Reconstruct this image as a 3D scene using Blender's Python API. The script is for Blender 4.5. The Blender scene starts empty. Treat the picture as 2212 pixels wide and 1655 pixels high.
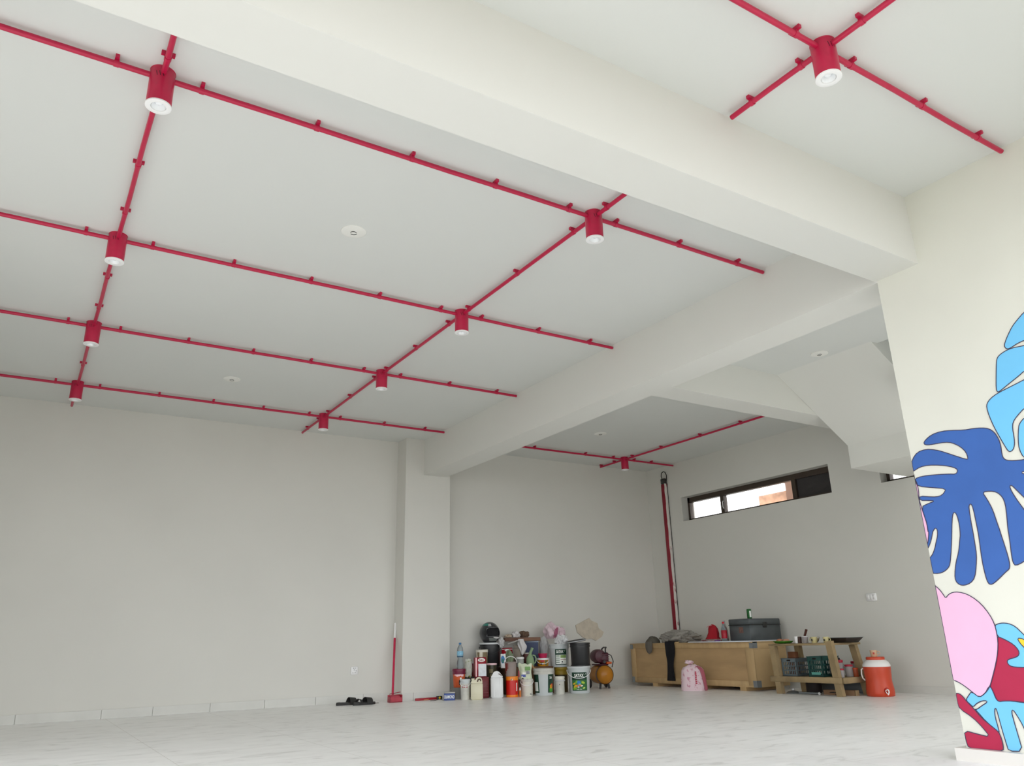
import bpy, math, random
from math import sin, cos, pi, atan2, sqrt
from mathutils import Vector, Matrix, noise, Euler
random.seed(7)
S = bpy.context.scene
COL = S.collection

# ------------------------------------------------------------------ camera
F, YAW, PIT, ROL, H0 = 1667.34, .5648, .3223, -.0254, .60
FW = Vector((sin(YAW)*cos(PIT), cos(YAW)*cos(PIT), sin(PIT)))
_r0 = Vector((cos(YAW), -sin(YAW), 0)); _u0 = _r0.cross(FW)
RT = _r0*cos(ROL)+_u0*sin(ROL); UP = _u0*cos(ROL)-_r0*sin(ROL)
cam = bpy.data.objects.new('camera', bpy.data.cameras.new('camera')); COL.objects.link(cam)
cam.data.sensor_fit = 'HORIZONTAL'; cam.data.sensor_width = 36; cam.data.lens = 36*F/2212
cam.data.clip_start = .05; cam.data.clip_end = 300
cam.matrix_world = Matrix(((RT.x, UP.x, -FW.x, 0), (RT.y, UP.y, -FW.y, 0), (RT.z, UP.z, -FW.z, H0), (0, 0, 0, 1)))
S.camera = cam

# ------------------------------------------------------------------ sky, sun, exposure
S.view_settings.view_transform = 'Standard'; S.view_settings.look = 'None'
S.view_settings.gamma = 1; S.view_settings.exposure = .88
S.cycles.max_bounces = 14; S.cycles.diffuse_bounces = 10; S.cycles.glossy_bounces = 4
S.cycles.transmission_bounces = 8; S.cycles.transparent_max_bounces = 12
S.cycles.use_denoising = True; S.cycles.sample_clamp_indirect = 8
S.cycles.caustics_reflective = False; S.cycles.caustics_refractive = False
W = bpy.data.worlds.new('sky'); S.world = W; W.use_nodes = True
wb = W.node_tree.nodes['Background']; wb.inputs[0].default_value = (.94, .96, .99, 1); wb.inputs[1].default_value = 2.0
sun = bpy.data.objects.new('sun', bpy.data.lights.new('sun', 'SUN')); COL.objects.link(sun)
sun.data.energy = 1.5; sun.data.angle = .03; sun.data.color = (1, .965, .92)
sun.rotation_euler = Vector((.35, .2, .9)).to_track_quat('Z', 'Y').to_euler()   # stands high, behind the mural wall
def portal(name, loc, look, sx, sy):
    l = bpy.data.lights.new(name, 'AREA'); l.shape = 'RECTANGLE'; l.size = sx; l.size_y = sy
    l.cycles.is_portal = True
    o = bpy.data.objects.new(name, l); COL.objects.link(o); o.location = loc
    o.rotation_euler = (-Vector(look)).to_track_quat('Z', 'Y').to_euler()

# ------------------------------------------------------------------ measures of the room
HC = 2.982; XL = -1.3; YF = .55; YB = 8.68; XR = 7.861; XM = 4.039; XM2 = 4.345; YM = 2.335; ZP = HC-.03
ROWS = [3.115, 4.746, 6.284, 7.884]; CA, CB = .2172, 2.5712   # lamp rows and lamp lines
def at(u, v, ax, val):
    d = FW+RT*((u-1106)/F)-UP*((v-827.5)/F); i = 'xyz'.index(ax); o = Vector((0, 0, H0))
    return o+d*((val-o[i])/d[i])
def floor_at(u, v, dv=3): return at(u, v+dv, 'z', 0)
def mpp(p): return (Vector(p)-Vector((0, 0, H0))).dot(FW)/F     # metres per pixel at a point
portal('daylight_shopfront', ((XL+XM)/2, YF+.02, 1.4), (0, 1, 0), XM-XL, 2.8)
portal('daylight_side', (XL+.02, 2.9, 1.2), (1, 0, 0), 2.4, 4.6)

# ------------------------------------------------------------------ materials
def lin(h):
    h = h.lstrip('#'); o = []
    for i in (0, 2, 4):
        c = int(h[i:i+2], 16)/255; o.append(c/12.92 if c <= .04045 else ((c+.055)/1.055)**2.4)
    return (*o, 1)
_M = {}
def mat(key, col=None, rough=.5, metal=0, trans=0, var=.0, scale=6, bump=0, stretch=(1, 1, 1), ior=1.45, alpha=1, col2=None, thr=None, coat=0):
    if key in _M: return _M[key]
    m = bpy.data.materials.new(key); m.use_nodes = True; nt = m.node_tree; b = nt.nodes['Principled BSDF']
    base = lin(col); b.inputs['Roughness'].default_value = rough; b.inputs['Metallic'].default_value = metal
    b.inputs['Transmission Weight'].default_value = trans; b.inputs['IOR'].default_value = ior; b.inputs['Alpha'].default_value = alpha
    b.inputs['Coat Weight'].default_value = coat
    tc = nt.nodes.new('ShaderNodeTexCoord'); mp = nt.nodes.new('ShaderNodeMapping'); nt.links.new(tc.outputs['Object'], mp.inputs[0])
    mp.inputs['Scale'].default_value = stretch
    nz = nt.nodes.new('ShaderNodeTexNoise'); nz.inputs['Scale'].default_value = scale; nz.inputs['Detail'].default_value = 5
    nt.links.new(mp.outputs[0], nz.inputs[0])
    cr = nt.nodes.new('ShaderNodeValToRGB'); nt.links.new(nz.outputs[0], cr.inputs[0]); nt.links.new(cr.outputs[0], b.inputs['Base Color'])
    e = cr.color_ramp.elements
    if col2:
        e[0].color = base; e[1].color = lin(col2); t = thr or .5; e[0].position = t-.03; e[1].position = t+.03
    else:
        e[0].position = .3; e[1].position = .7
        e[0].color = tuple(x*(1-var) for x in base[:3])+(1,); e[1].color = tuple(min(1, x*(1+var)) for x in base[:3])+(1,)
    if bump:
        bn = nt.nodes.new('ShaderNodeBump'); bn.inputs['Strength'].default_value = bump; bn.inputs['Distance'].default_value = .02
        nt.links.new(nz.outputs[0], bn.inputs['Height']); nt.links.new(bn.outputs[0], b.inputs['Normal'])
    _M[key] = m; return m
PL = mat('wall_plaster', '#d5d4ce', .75, var=.025, scale=1.1, bump=.04)
PLM = mat('column_plaster', '#d9d9cf', .7, var=.03, scale=1.6, bump=.05)
CE = mat('ceiling_paint', '#d5d7d4', .8, var=.012, scale=.8)
BE = mat('beam_plaster', '#dadad5', .75, var=.015, scale=.9)
RED = mat('red_paint', '#b91643', .38, var=.05, scale=30, coat=.1)
REDD = mat('red_paint_dark', '#8c1432', .45, var=.15, scale=20)
WH = mat('white_plastic', '#eeeeee', .35, var=.01)
BLK = mat('black_slot', '#141011', .7)
GLASS = mat('clear_glass', '#ffffff', .03, trans=1, ior=1.45)
def floor_material():
    m = bpy.data.materials.new('polished_marble'); m.use_nodes = True; nt = m.node_tree; b = nt.nodes['Principled BSDF']; N = nt.nodes.new; L = nt.links.new
    tc = N('ShaderNodeTexCoord'); mp = N('ShaderNodeMapping'); mp.inputs['Scale'].default_value = (1.2, 3.2, 1); mp.inputs['Rotation'].default_value = (0, 0, .5)
    L(tc.outputs['Object'], mp.inputs[0]); n1 = N('ShaderNodeTexNoise'); n1.inputs['Scale'].default_value = 3.2; n1.inputs['Detail'].default_value = 9; n1.inputs['Distortion'].default_value = 1.2
    L(mp.outputs[0], n1.inputs[0]); cr = N('ShaderNodeValToRGB'); L(n1.outputs[0], cr.inputs[0]); e = cr.color_ramp.elements
    e[0].position = .3; e[0].color = lin('#dcdcda'); e[1].position = .42; e[1].color = lin('#f1f1f0'); x = e.new(.66); x.color = lin('#f7f7f6')
    br = N('ShaderNodeTexBrick'); br.offset = 0; br.inputs['Scale'].default_value = 1; br.inputs['Brick Width'].default_value = .9; br.inputs['Row Height'].default_value = .9
    br.inputs['Mortar Size'].default_value = .0022; br.inputs['Mortar Smooth'].default_value = .4; br.inputs['Color1'].default_value = br.inputs['Color2'].default_value = (1, 1, 1, 1)
    br.inputs['Mortar'].default_value = (.72, .71, .68, 1); L(tc.outputs['Object'], br.inputs[0])
    mx = N('ShaderNodeMix'); mx.data_type = 'RGBA'; mx.blend_type = 'MULTIPLY'; mx.inputs[0].default_value = 1
    L(cr.outputs[0], mx.inputs[6]); L(br.outputs[0], mx.inputs[7]); L(mx.outputs[2], b.inputs['Base Color'])
    n2 = N('ShaderNodeTexNoise'); n2.inputs['Scale'].default_value = 2.5; n2.inputs['Detail'].default_value = 6; L(mp.outputs[0], n2.inputs[0])
    mr = N('ShaderNodeMapRange'); mr.inputs[3].default_value = .22; mr.inputs[4].default_value = .5; L(n2.outputs[0], mr.inputs[0]); L(mr.outputs[0], b.inputs['Roughness'])
    return m
FL = floor_material()

# ------------------------------------------------------------------ mesh builder
class MB:
    def __init__(s): s.v = []; s.f = []; s.m = []; s.ms = []; s.sm = []; s.cur = None
    def use(s, m):
        if m not in s.ms: s.ms.append(m)
        s.cur = s.ms.index(m); return s
    def add(s, vs, fs, smooth=False, M=None):
        o = len(s.v); s.v += [tuple(M @ Vector(p)) if M else tuple(p) for p in vs]
        for f in fs: s.f.append([i+o for i in f]); s.m.append(s.cur or 0); s.sm.append(smooth)
        return s
    def box(s, a, b, M=None, bev=0):
        x0, y0, z0 = a; x1, y1, z1 = b
        if bev:
            vs = []; 
            for z, k in ((z0, bev), (z0+bev, 0), (z1-bev, 0), (z1, bev)):
                c = bev if k == 0 else bev*1.6
                vs += [(x0+c, y0+k, z), (x1-c, y0+k, z), (x1-k, y0+c, z), (x1-k, y1-c, z), (x1-c, y1-k, z), (x0+c, y1-k, z), (x0+k, y1-c, z), (x0+k, y0+c, z)]
            fs = [list(range(7, -1, -1)), list(range(24, 32))]
            for r in range(3):
                for i in range(8): j = (i+1) % 8; fs.append([r*8+i, r*8+j, r*8+8+j, r*8+8+i])
            return s.add(vs, fs, False, M)
        return s.add([(x0, y0, z0), (x1, y0, z0), (x1, y1, z0), (x0, y1, z0), (x0, y0, z1), (x1, y0, z1), (x1, y1, z1), (x0, y1, z1)],
                     [(3, 2, 1, 0), (4, 5, 6, 7), (0, 1, 5, 4), (1, 2, 6, 5), (2, 3, 7, 6), (3, 0, 4, 7)], False, M)
    def lathe(s, prof, n=24, M=None, sq=0, cap=True):
        vs = []
        for r, z in prof:
            for i in range(n):
                a = 2*pi*i/n; k = 1
                if sq: k = 1/((abs(cos(a))**sq+abs(sin(a))**sq)**(1/sq))
                vs.append((r*k*cos(a), r*k*sin(a), z))
        fs = []
        for j in range(len(prof)-1):
            for i in range(n): k = (i+1) % n; fs.append([j*n+i, j*n+k, j*n+n+k, j*n+n+i])
        s.add(vs, fs, True, M)
        if cap:
            o = len(s.v)-len(vs)
            s.f.append([o+i for i in range(n-1, -1, -1)]); s.m.append(s.cur or 0); s.sm.append(False)
            s.f.append([o+(len(prof)-1)*n+i for i in range(n)]); s.m.append(s.cur or 0); s.sm.append(False)
        return s
    def tube(s, pts, r, n=8, M=None, cap=True):
        pts = [Vector(p) for p in pts]; vs = []; rr = r if isinstance(r, (list, tuple)) else [r]*len(pts); prev = None
        for i, p in enumerate(pts):
            t = (pts[min(i+1, len(pts)-1)]-pts[max(i-1, 0)]).normalized()
            if prev is None: a = t.orthogonal().normalized()
            else: a = (prev-t*prev.dot(t)); a = a.normalized() if a.length > 1e-6 else t.orthogonal().normalized()
            prev = a; b = t.cross(a)
            for k in range(n): q = 2*pi*k/n; vs.append(p+a*(rr[i]*cos(q))+b*(rr[i]*sin(q)))
        fs = []
        for j in range(len(pts)-1):
            for k in range(n): l = (k+1) % n; fs.append([j*n+k, j*n+l, j*n+n+l, j*n+n+k])
        if cap: fs += [list(range(n-1, -1, -1)), [(len(pts)-1)*n+k for k in range(n)]]
        return s.add(vs, fs, n > 5, M)
    def prism(s, pts, d, M=None):          # outline in local XZ, from y=0 to y=d
        n = len(pts); vs = [(x, 0, z) for x, z in pts]+[(x, d, z) for x, z in pts]
        return s.add(vs, [list(range(n)), list(range(2*n-1, n-1, -1))]+[[(i+1) % n, i, n+i, n+(i+1) % n] for i in range(n)], False, M)
    def build(s, name, parent=None, m=None, **tg):
        me = bpy.data.meshes.new(name); me.from_pydata(s.v, [], s.f); me.validate()
        if m is not None: me.materials.append(m)
        else:
            for q in s.ms: me.materials.append(q)
            if len(s.m) == len(me.polygons):
                me.polygons.foreach_set('material_index', s.m)
        if len(s.sm) == len(me.polygons): me.polygons.foreach_set('use_smooth', s.sm)
        import bmesh
        bm = bmesh.new(); bm.from_mesh(me); bmesh.ops.recalc_face_normals(bm, faces=bm.faces); bm.to_mesh(me); bm.free()
        if hasattr(me, 'set_sharp_from_angle'): me.set_sharp_from_angle(angle=.9)
        o = bpy.data.objects.new(name, me); COL.objects.link(o)
        if parent: o.parent = parent
        for k, q in tg.items(): o[k] = q
        return o
def tag(o, label, cat, group=None):
    o['label'] = label; o['category'] = cat
    if group: o['group'] = group
    return o
def thing(name, label, cat, loc=(0, 0, 0), rz=0, group=None, rot=None):
    o = bpy.data.objects.new(name, None); COL.objects.link(o); o.location = loc; o.rotation_euler = rot or (0, 0, rz)
    o.empty_display_size = .05
    return tag(o, label, cat, group)
def copy_thing(r, loc, label, group=None):
    c = r.copy(); COL.objects.link(c); c.location = loc; c['label'] = label
    if group: c['group'] = group
    for ch in list(r.children):
        d = ch.copy(); COL.objects.link(d); d.parent = c
        for g in list(ch.children): e = g.copy(); COL.objects.link(e); e.parent = d
    return c
def struct(name, mb, m, label=None, cat=None):
    o = mb.build(name, None, m); o['kind'] = 'structure'
    if label: o['label'] = label
    if cat: o['category'] = cat
    return o
def Tm(x=0, y=0, z=0, rx=0, ry=0, rz=0): return Matrix.Translation((x, y, z)) @ Euler((rx, ry, rz)).to_matrix().to_4x4()
def face_cam(x, y): return -atan2(x, y)
def text_mesh(body, w, h, bold=.0):
    cu = bpy.data.curves.new('lettering', 'FONT'); cu.body = body; cu.size = 1; cu.offset = bold; cu.resolution_u = 2
    o = bpy.data.objects.new('lettering', cu); COL.objects.link(o)
    bpy.context.view_layer.update()
    me = bpy.data.meshes.new_from_object(o.evaluated_get(bpy.context.evaluated_depsgraph_get()))
    vs = [tuple(v.co) for v in me.vertices]; fs = [list(p.vertices) for p in me.polygons]
    bpy.data.objects.remove(o); bpy.data.curves.remove(cu); bpy.data.meshes.remove(me)
    x0 = min(v[0] for v in vs); x1 = max(v[0] for v in vs); y0 = min(v[1] for v in vs); y1 = max(v[1] for v in vs)
    return [((v[0]-x0)/(x1-x0)*w-w/2, (v[1]-y0)/(y1-y0)*h-h/2) for v in vs], fs

# ------------------------------------------------------------------ room shell
T = .25
g = MB().box((XL-.3, YF-.3, -.5), (XR+T, YB+T, 0)); struct('floor', g, FL)
g = MB().box((XL-30, -45, -.9), (XR+35, 50, -.5)); struct('ground', g, mat('paving_outside', '#96948e', .9, var=.08, scale=.6), 'sunlit pale ground outside the hall', 'ground')
# ceiling slab with the stairwell left open
SX0, SY0, SY1 = 6.06, YM, 3.62
g = MB().box((XL-T, YF-.3, HC), (XM2, YB+T, HC+.15)).box((XM2, SY1, HC), (XR+T, YB+T, HC+.15)).box((XM2, YF-.3, HC), (XR+T, SY0, HC+.15)).box((XM2, SY0, HC), (SX0, SY1, HC+.15))
struct('ceiling', g, CE)
g = MB().box((SX0-.12, SY0-.12, HC+.15), (SX0, SY1+.12, HC+1.6)).box((XR, SY0-.12, HC+.15), (XR+T, SY1+.12, HC+1.6)).box((SX0, SY0-.12, HC+.15), (XR, SY0, HC+1.6)).box((SX0, SY1, HC+.15), (XR, SY1+.12, HC+1.6)).box((SX0, SY0, HC+1.6), (XR-.5, SY1, HC+1.7))
struct('wall_stairwell', g, CE)
portal('daylight_stairwell', (XR-.25, (SY0+SY1)/2, HC+1.58), (0, 0, -1), .5, SY1-SY0)
struct('wall_back', MB().box((XL-T, YB, 0), (XR+T, YB+T, HC)), PL)
struct('wall_left', MB().box((XL-T, 5.2, 0), (XL, YB, HC)).box((XL-T, YF, 2.4), (XL, 5.2, HC)), PL)
struct('wall_front', MB().box((XL-T, YF-T, 2.8), (XM, YF, HC)).box((XL-T, YF-T, 0), (XL+.1, YF, 2.8)), PL)
struct('wall_column', MB().box((XM, -3.0, -.5), (XM2, YM, HC+.15)), PLM, 'tall cream plastered wall carrying the leaf mural', 'wall')
# front of the stair side with its open doorway
DX0, DX1 = 4.36, 7.6
struct('wall_front_stairs', MB().box((XM2, SY0-.25, 2.4), (XR+T, SY0-.02, HC)).box((DX1, SY0-.25, 0), (XR+T, SY0-.02, 2.4)), PL)
portal('daylight_doorway', ((DX0+DX1)/2, SY0-.03, 1.2), (0, 1, 0), DX1-DX0, 2.38)
# right wall with two clerestory windows
WZ0, WZ1 = 2.138, 2.475; W1 = (5.555, 7.99); W2 = (3.9, 4.93)
g = MB()
g.box((XR, SY0-.02, 0), (XR+T, YB, WZ0)).box((XR, SY0-.02, WZ1), (XR+T, YB, HC)).box((XR, SY0-.02, WZ0), (XR+T, W2[0], WZ1)).box((XR, W2[1], WZ0), (XR+T, W1[0], WZ1)).box((XR, W1[1], WZ0), (XR+T, YB, WZ1))
struct('wall_right', g, PL)
FRM = mat('bronze_frame', '#4a4038', .45, metal=.3, var=.05)
MESH = mat('insect_screen', '#3b3838', .8, var=.25, scale=260)
def window(name, y0, y1, mull, screen=None):
    r = bpy.data.objects.new(name, None); COL.objects.link(r); r['kind'] = 'structure'; r.location = (XR+.12, 0, 0)
    b = MB(); w = .038
    b.box((0, y0, WZ0), (.07, y1, WZ0+w)).box((0, y0, WZ1-w-.03), (.07, y1, WZ1)).box((0, y0, WZ0), (.07, y0+w, WZ1)).box((0, y1-w, WZ0), (.07, y1, WZ1))
    b.build('window_frame', r, FRM)
    b = MB()
    for m in mull: b.box((-.006, m-.03, WZ0+w), (.065, m+.03, WZ1-w-.03))
    if mull: b.build('mullion', r, FRM)
    ed = [y0+w]+[q for m in mull for q in (m-.03, m+.03)]+[y1-w]
    for i in range(0, len(ed), 2):
        if screen is not None and i//2 == screen:
            p = MB().box((.028, ed[i], WZ0+w), (.032, ed[i+1], WZ1-w-.03)).build('insect_screen', r, MESH); p['label'] = 'dark insect screen'
        else: MB().box((.028, ed[i], WZ0+w), (.032, ed[i+1], WZ1-w-.03)).build('pane', r, GLASS)
    return r
ym = [at(1715, 1050, 'x', XR+.12).y, at(1561, 1090, 'x', XR+.12).y]
w1 = window('window_1', W1[0], W1[1], ym, 0)
h = MB().use(WH).tube([(-.012, ym[1]-.025, WZ0+.09), (-.03, ym[1]-.03, WZ0+.11), (-.03, ym[1]-.03, WZ0+.17), (-.012, ym[1]-.025, WZ0+.19)], .006).build('window_handle', w1); h['label'] = 'white catch on the window'
window('window_2', W2[0], W2[1], [4.6])
portal('daylight_clerestory', (XR+.2, sum(W1)/2, (WZ0+WZ1)/2), (-1, 0, 0), .34, 2.4)
# neighbouring house outside, glimpsed through the clerestory
g = MB().use(mat('neighbour_brick', '#b58c72', .9, var=.3, scale=9)).box((11.4, 8.72, -.5), (12.4, 9.6, 3.02))
g.use(mat('neighbour_timber', '#6d5040', .8)).box((11.25, 8.72, 2.4), (11.4, 8.86, 3.4)).box((11.2, 8.66, 3.24), (12.5, 9.3, 3.3))
tag(g.build('neighbouring_house'), 'brownish brick house seen outside through the long high window', 'house')

# beams, pillar, stairs
struct('beam', MB().box((XL, 2.08, 2.554), (XM, 2.347, HC)), BE, 'wide cream beam crossing the hall nearest the camera', 'beam')
struct('beam', MB().box((XM, YM, 2.5437), (XM2, 8.43, HC)), BE, 'long cream beam running from mural wall to back pillar', 'beam')
struct('beam', MB().box((XM2, 4.62, 2.643), (XR, 4.887, HC)), BE, 'short beam in the alcove ending at the stair', 'beam')
struct('pillar', MB().box((3.796, 8.43, 0), (4.392, YB, HC)), PL, 'square plastered pillar against the back wall', 'pillar')
FA, FB = (5.97, HC), (6.905, 2.383)
pts = [FA, FB, (6.905, 2.148), (XR, 2.148), (XR, 2.36), (7.1, 2.48), (6.3, HC+.05), (5.97, HC+.05)]
g = MB().prism(pts, SY1-.012-4.618, Tm(0, 4.618, 0))
g.box((6.905, 2.9, 2.148), (XR, SY1, 2.36))
struct('staircase', g, BE, 'sloping plaster underside of the stair flight and landing', 'staircase')
g = MB()
for i in range(6): g.box((6.25+i*.27, 2.5, 2.5+i*.16), (6.54+i*.27, 3.55, 2.66+i*.16))
struct('staircase', g, CE, 'white upper stair steps beyond the landing', 'staircase')

# baseboards with tile joints
SK = mat('skirting_tile', '#cfcfca', .35, var=.04, scale=5)
def skirting(name, axis, fixed, a, b, hgt, joints, side, m=SK):
    g = MB(); js = [a]+[j for j in sorted(joints) if a < j < b]+[b]
    for i in range(len(js)-1):
        p, q = js[i]+.002, js[i+1]-.002
        if axis == 'x': g.box((p, fixed-.012*side, 0), (q, fixed, hgt))
        else: g.box((fixed-.012*side, p, 0), (fixed, q, hgt))
    struct(name, g, m)
jx = [at(u, 1530, 'y', YB).x for u in (36, 220, 330, 453, 570, 680, 783)]
skirting('baseboard_back', 'x', YB, XL, 3.796, .08, [-.9]+jx, 1)
skirting('baseboard_pillar', 'x', 8.43, 3.796, 4.392, .08, [at(892, 1500, 'y', 8.43).x], 1)
skirting('baseboard_alcove', 'x', YB, 4.392, XR, .075, [5, 5.6, 6.2, 6.8, 7.4], 1)
skirting('baseboard_right', 'y', XR, 2.4, YB, .07, [3.4, 4.45, 5.5, 6.5, 7.5], 1)
g = MB().box((XM-.045, YF-.2, -.0), (XM+.0, YM+.035, .056)).box((XM, YM, 0), (XM2+.02, YM+.035, .056))
struct('baseboard_column', g, mat('plinth_tile', '#d8d5d0', .3, var=.03, scale=4))

# ------------------------------------------------------------------ mural (paint on the cream wall)
OUTL = mat('mural_outline', '#3a3550', .6)
A = lambda x, y: (1870+x/3.31, 660+y/3.31)
B = lambda x, y: (1870+x/3.278, 1150+y/3.278)
def on_wall(P, lift):
    out = []
    for u, v in P:
        p = at(u, v, 'x', XM); out.append((XM-lift, min(p.y, YM-.0005), p.z))
    return out
def smooth(P, closed=True, it=2):
    for _ in range(it):
        Q = []; n = len(P)
        for i in range(n if closed else n-1):
            a, b = P[i], P[(i+1) % n]
            Q += [(a[0]*.75+b[0]*.25, a[1]*.75+b[1]*.25), (a[0]*.25+b[0]*.75, a[1]*.25+b[1]*.75)]
        P = Q
    return P
mural = thing('wall_mural', 'mural of blue, pink and crimson leaf shapes on the cream wall', 'mural', (0, 0, 0))
def paint(name, P, color, lift=.0015, holes=(), sm=1, line=True, label=None):
    Ps = smooth(P, True, sm) if sm else P
    def ribbon(mb, q, w):
        n = len(q); vs = []; fs = []
        for i in range(n):
            a = Vector(q[i-1]); b = Vector(q[i]); c = Vector(q[(i+1) % n]); t = (c-a)
            nn = Vector((0, -t.z, t.y)); nn = nn.normalized() if nn.length > 1e-9 else Vector((0, 0, 1))
            vs += [b+nn*w-Vector((.0008, 0, 0)), b-nn*w-Vector((.0008, 0, 0))]
            if vs[-1].y > YM: vs[-1].y = YM
            if vs[-2].y > YM: vs[-2].y = YM
        for i in range(n): j = (i+1) % n; fs.append([2*i, 2*j, 2*j+1, 2*i+1])
        mb.add(vs, fs)
    q = on_wall(Ps, lift)
    cu = bpy.data.curves.new('shape', 'CURVE'); cu.dimensions = '2D'; cu.fill_mode = 'BOTH'
    hs = []
    for R in [q]+[on_wall(smooth(hh, True, 1), lift) for hh in holes]:
        sp = cu.splines.new('POLY'); sp.points.add(len(R)-1); sp.use_cyclic_u = True
        for i, p in enumerate(R): sp.points[i].co = (p[1], p[2], 0, 1)
        hs.append(R)
    o = bpy.data.objects.new('shape', cu); COL.objects.link(o); bpy.context.view_layer.update()
    me = bpy.data.meshes.new_from_object(o.evaluated_get(bpy.context.evaluated_depsgraph_get()))
    vs = [(XM-lift, v.co.x, v.co.y) for v in me.vertices]; fs = [list(p.vertices) for p in me.polygons]
    bpy.data.objects.remove(o); bpy.data.curves.remove(cu); bpy.data.meshes.remove(me)
    mb = MB().use(color).add(vs, fs)
    if line:
        mb.use(OUTL)
        for R in hs: ribbon(mb, R, .0021)
    ob = mb.build(name, mural)
    if label: ob['label'] = label
    return ob
C_DB = mat('mural_dark_blue', '#3661ab', .6, var=.06, scale=5); C_LB = mat('mural_light_blue', '#6fbfec', .55, var=.02)
C_PK = mat('mural_pink', '#eab6d5', .55, var=.02); C_CR = mat('mural_crimson', '#ab1743', .5, var=.05, scale=8); C_YE = mat('mural_yellow', '#f6c92e', .5)
C_CM = PLM
big = [A(*p) for p in [(415, 990), (425, 965), (470, 925), (540, 900), (620, 893), (700, 892), (770, 880), (830, 875), (880, 880), (920, 905), (950, 950), (968, 1000), (975, 1060), (985, 1092), (1010, 1108), (1060, 1110), (1132, 1103), (1230, 1080), (1360, 1010), (1390, 1080), (1300, 1160), (1180, 1180), (1100, 1193), (1180, 1220), (1350, 1260), (1420, 1380), (1330, 1460), (1200, 1430), (1130, 1370), (1080, 1320), (1045, 1285), (1030, 1292), (1045, 1330), (1090, 1400), (1150, 1480), (1190, 1570), (1210, 1660)]]
big += [B(*p) for p in [(1200, 60), (1190, 150), (1121, 210), (1062, 238), (1045, 215), (1035, 170), (1018, 30)]]
big += [A(*p) for p in [(1018, 1600), (1010, 1500), (1000, 1420), (980, 1370), (940, 1335), (890, 1327), (835, 1335), (870, 1385), (910, 1460), (940, 1550), (965, 1620)]]
big += [B(*p) for p in [(958, 10), (985, 90), (1010, 170), (1023, 230), (1018, 262), (1000, 275), (940, 335), (905, 365), (885, 370), (868, 360), (850, 310), (825, 200), (805, 50)]]
big += [A(*p) for p in [(808, 1640), (795, 1570), (770, 1450), (755, 1418), (742, 1425), (740, 1450), (755, 1550)]]
big += [B(*p) for p in [(763, 5), (775, 80), (787, 155), (785, 240), (775, 320), (745, 360), (700, 377), (665, 372), (638, 345), (632, 300), (640, 215), (660, 140), (668, 50)]]
big += [A(*p) for p in [(678, 1640), (672, 1570), (655, 1500), (635, 1475), (622, 1500), (618, 1580)]]
big += [B(*p) for p in [(612, 5), (608, 120), (600, 225), (585, 255), (555, 280), (520, 292), (470, 292), (448, 182), (470, 168), (490, 120), (502, 60)]]
big += [A(*p) for p in [(515, 1650), (515, 1605), (500, 1590), (485, 1610)]]
big += [B(*p) for p in [(475, 5), (465, 60), (445, 112), (420, 112)]]
big += [A(*p) for p in [(420, 1600), (400, 1440), (445, 1418), (500, 1398), (445, 1395), (392, 1395), (384, 1362), (480, 1370), (530, 1365), (560, 1345), (575, 1310), (480, 1303), (376, 1294), (365, 1262), (352, 1240), (400, 1222), (500, 1210), (600, 1205), (645, 1207), (660, 1185), (650, 1165), (600, 1150), (530, 1142), (450, 1142), (390, 1155), (345, 1185), (330, 1188), (325, 1160), (335, 1100), (370, 1050), (430, 1028), (500, 1032), (560, 1048), (640, 1075), (728, 1103), (733, 1090), (720, 1050), (680, 1010), (620, 982), (570, 978), (500, 990), (440, 1000)]]
paint('dark_blue_leaf', big, C_DB)
lb = [A(*p) for p in [(1300, -60), (1200, 0), (1132, 50), (1085, 105), (1050, 150), (1020, 210), (1000, 260), (993, 285), (1000, 305), (1020, 312), (1040, 303), (1090, 270), (1140, 248), (1190, 250), (1190, 275), (1132, 288), (1070, 300), (1020, 315), (970, 345), (945, 370), (937, 400), (935, 500), (935, 600), (945, 620), (960, 615), (1020, 565), (1090, 510), (1140, 465), (1200, 455), (1200, 500), (1132, 533), (1040, 580), (945, 628), (895, 665), (870, 700), (867, 730), (885, 790), (920, 870), (965, 950), (1000, 1010), (1020, 1040), (1035, 1047), (1055, 1035), (1067, 1000), (1065, 950), (1052, 880), (1055, 835), (1085, 790), (1140, 730), (1190, 720), (1185, 770), (1132, 808), (1105, 840), (1095, 870), (1092, 960), (1100, 1030), (1132, 1090), (1180, 1095), (1230, 900), (1320, 600), (1400, 200)]]
paint('light_blue_leaf', lb, C_LB, .0025)
paint('pink_shape', [A(*p) for p in [(322, 1200), (345, 1245), (365, 1270), (380, 1310), (385, 1390), (400, 1440), (420, 1500), (440, 1560), (448, 1620)]]+[B(*p) for p in [(450, 0), (443, 75), (436, 86), (422, 60), (395, 0)]]+[A(*p) for p in [(350, 1400)]], C_PK, .003)
pk = [B(*p) for p in [(480, 372), (500, 382), (530, 410), (555, 445), (570, 467), (590, 440), (620, 425), (660, 423), (720, 437), (790, 480), (850, 540), (900, 615), (925, 680), (940, 770), (938, 850), (925, 930), (900, 1030), (882, 1095), (850, 1140), (808, 1170), (770, 1140), (700, 1085), (650, 1055), (600, 1040), (540, 700)]]
cr = [B(*p) for p in [(930, 735), (990, 760), (1050, 795), (1085, 835), (1090, 865), (1070, 885), (1010, 900), (1003, 920), (1020, 945), (1060, 955), (1130, 957), (1260, 960), (1320, 1050), (1300, 1180), (1210, 1215), (1121, 1205), (1040, 1195), (980, 1195), (945, 1200), (925, 1180), (905, 1130), (880, 1090), (880, 1030), (900, 930), (910, 790)]]
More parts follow.
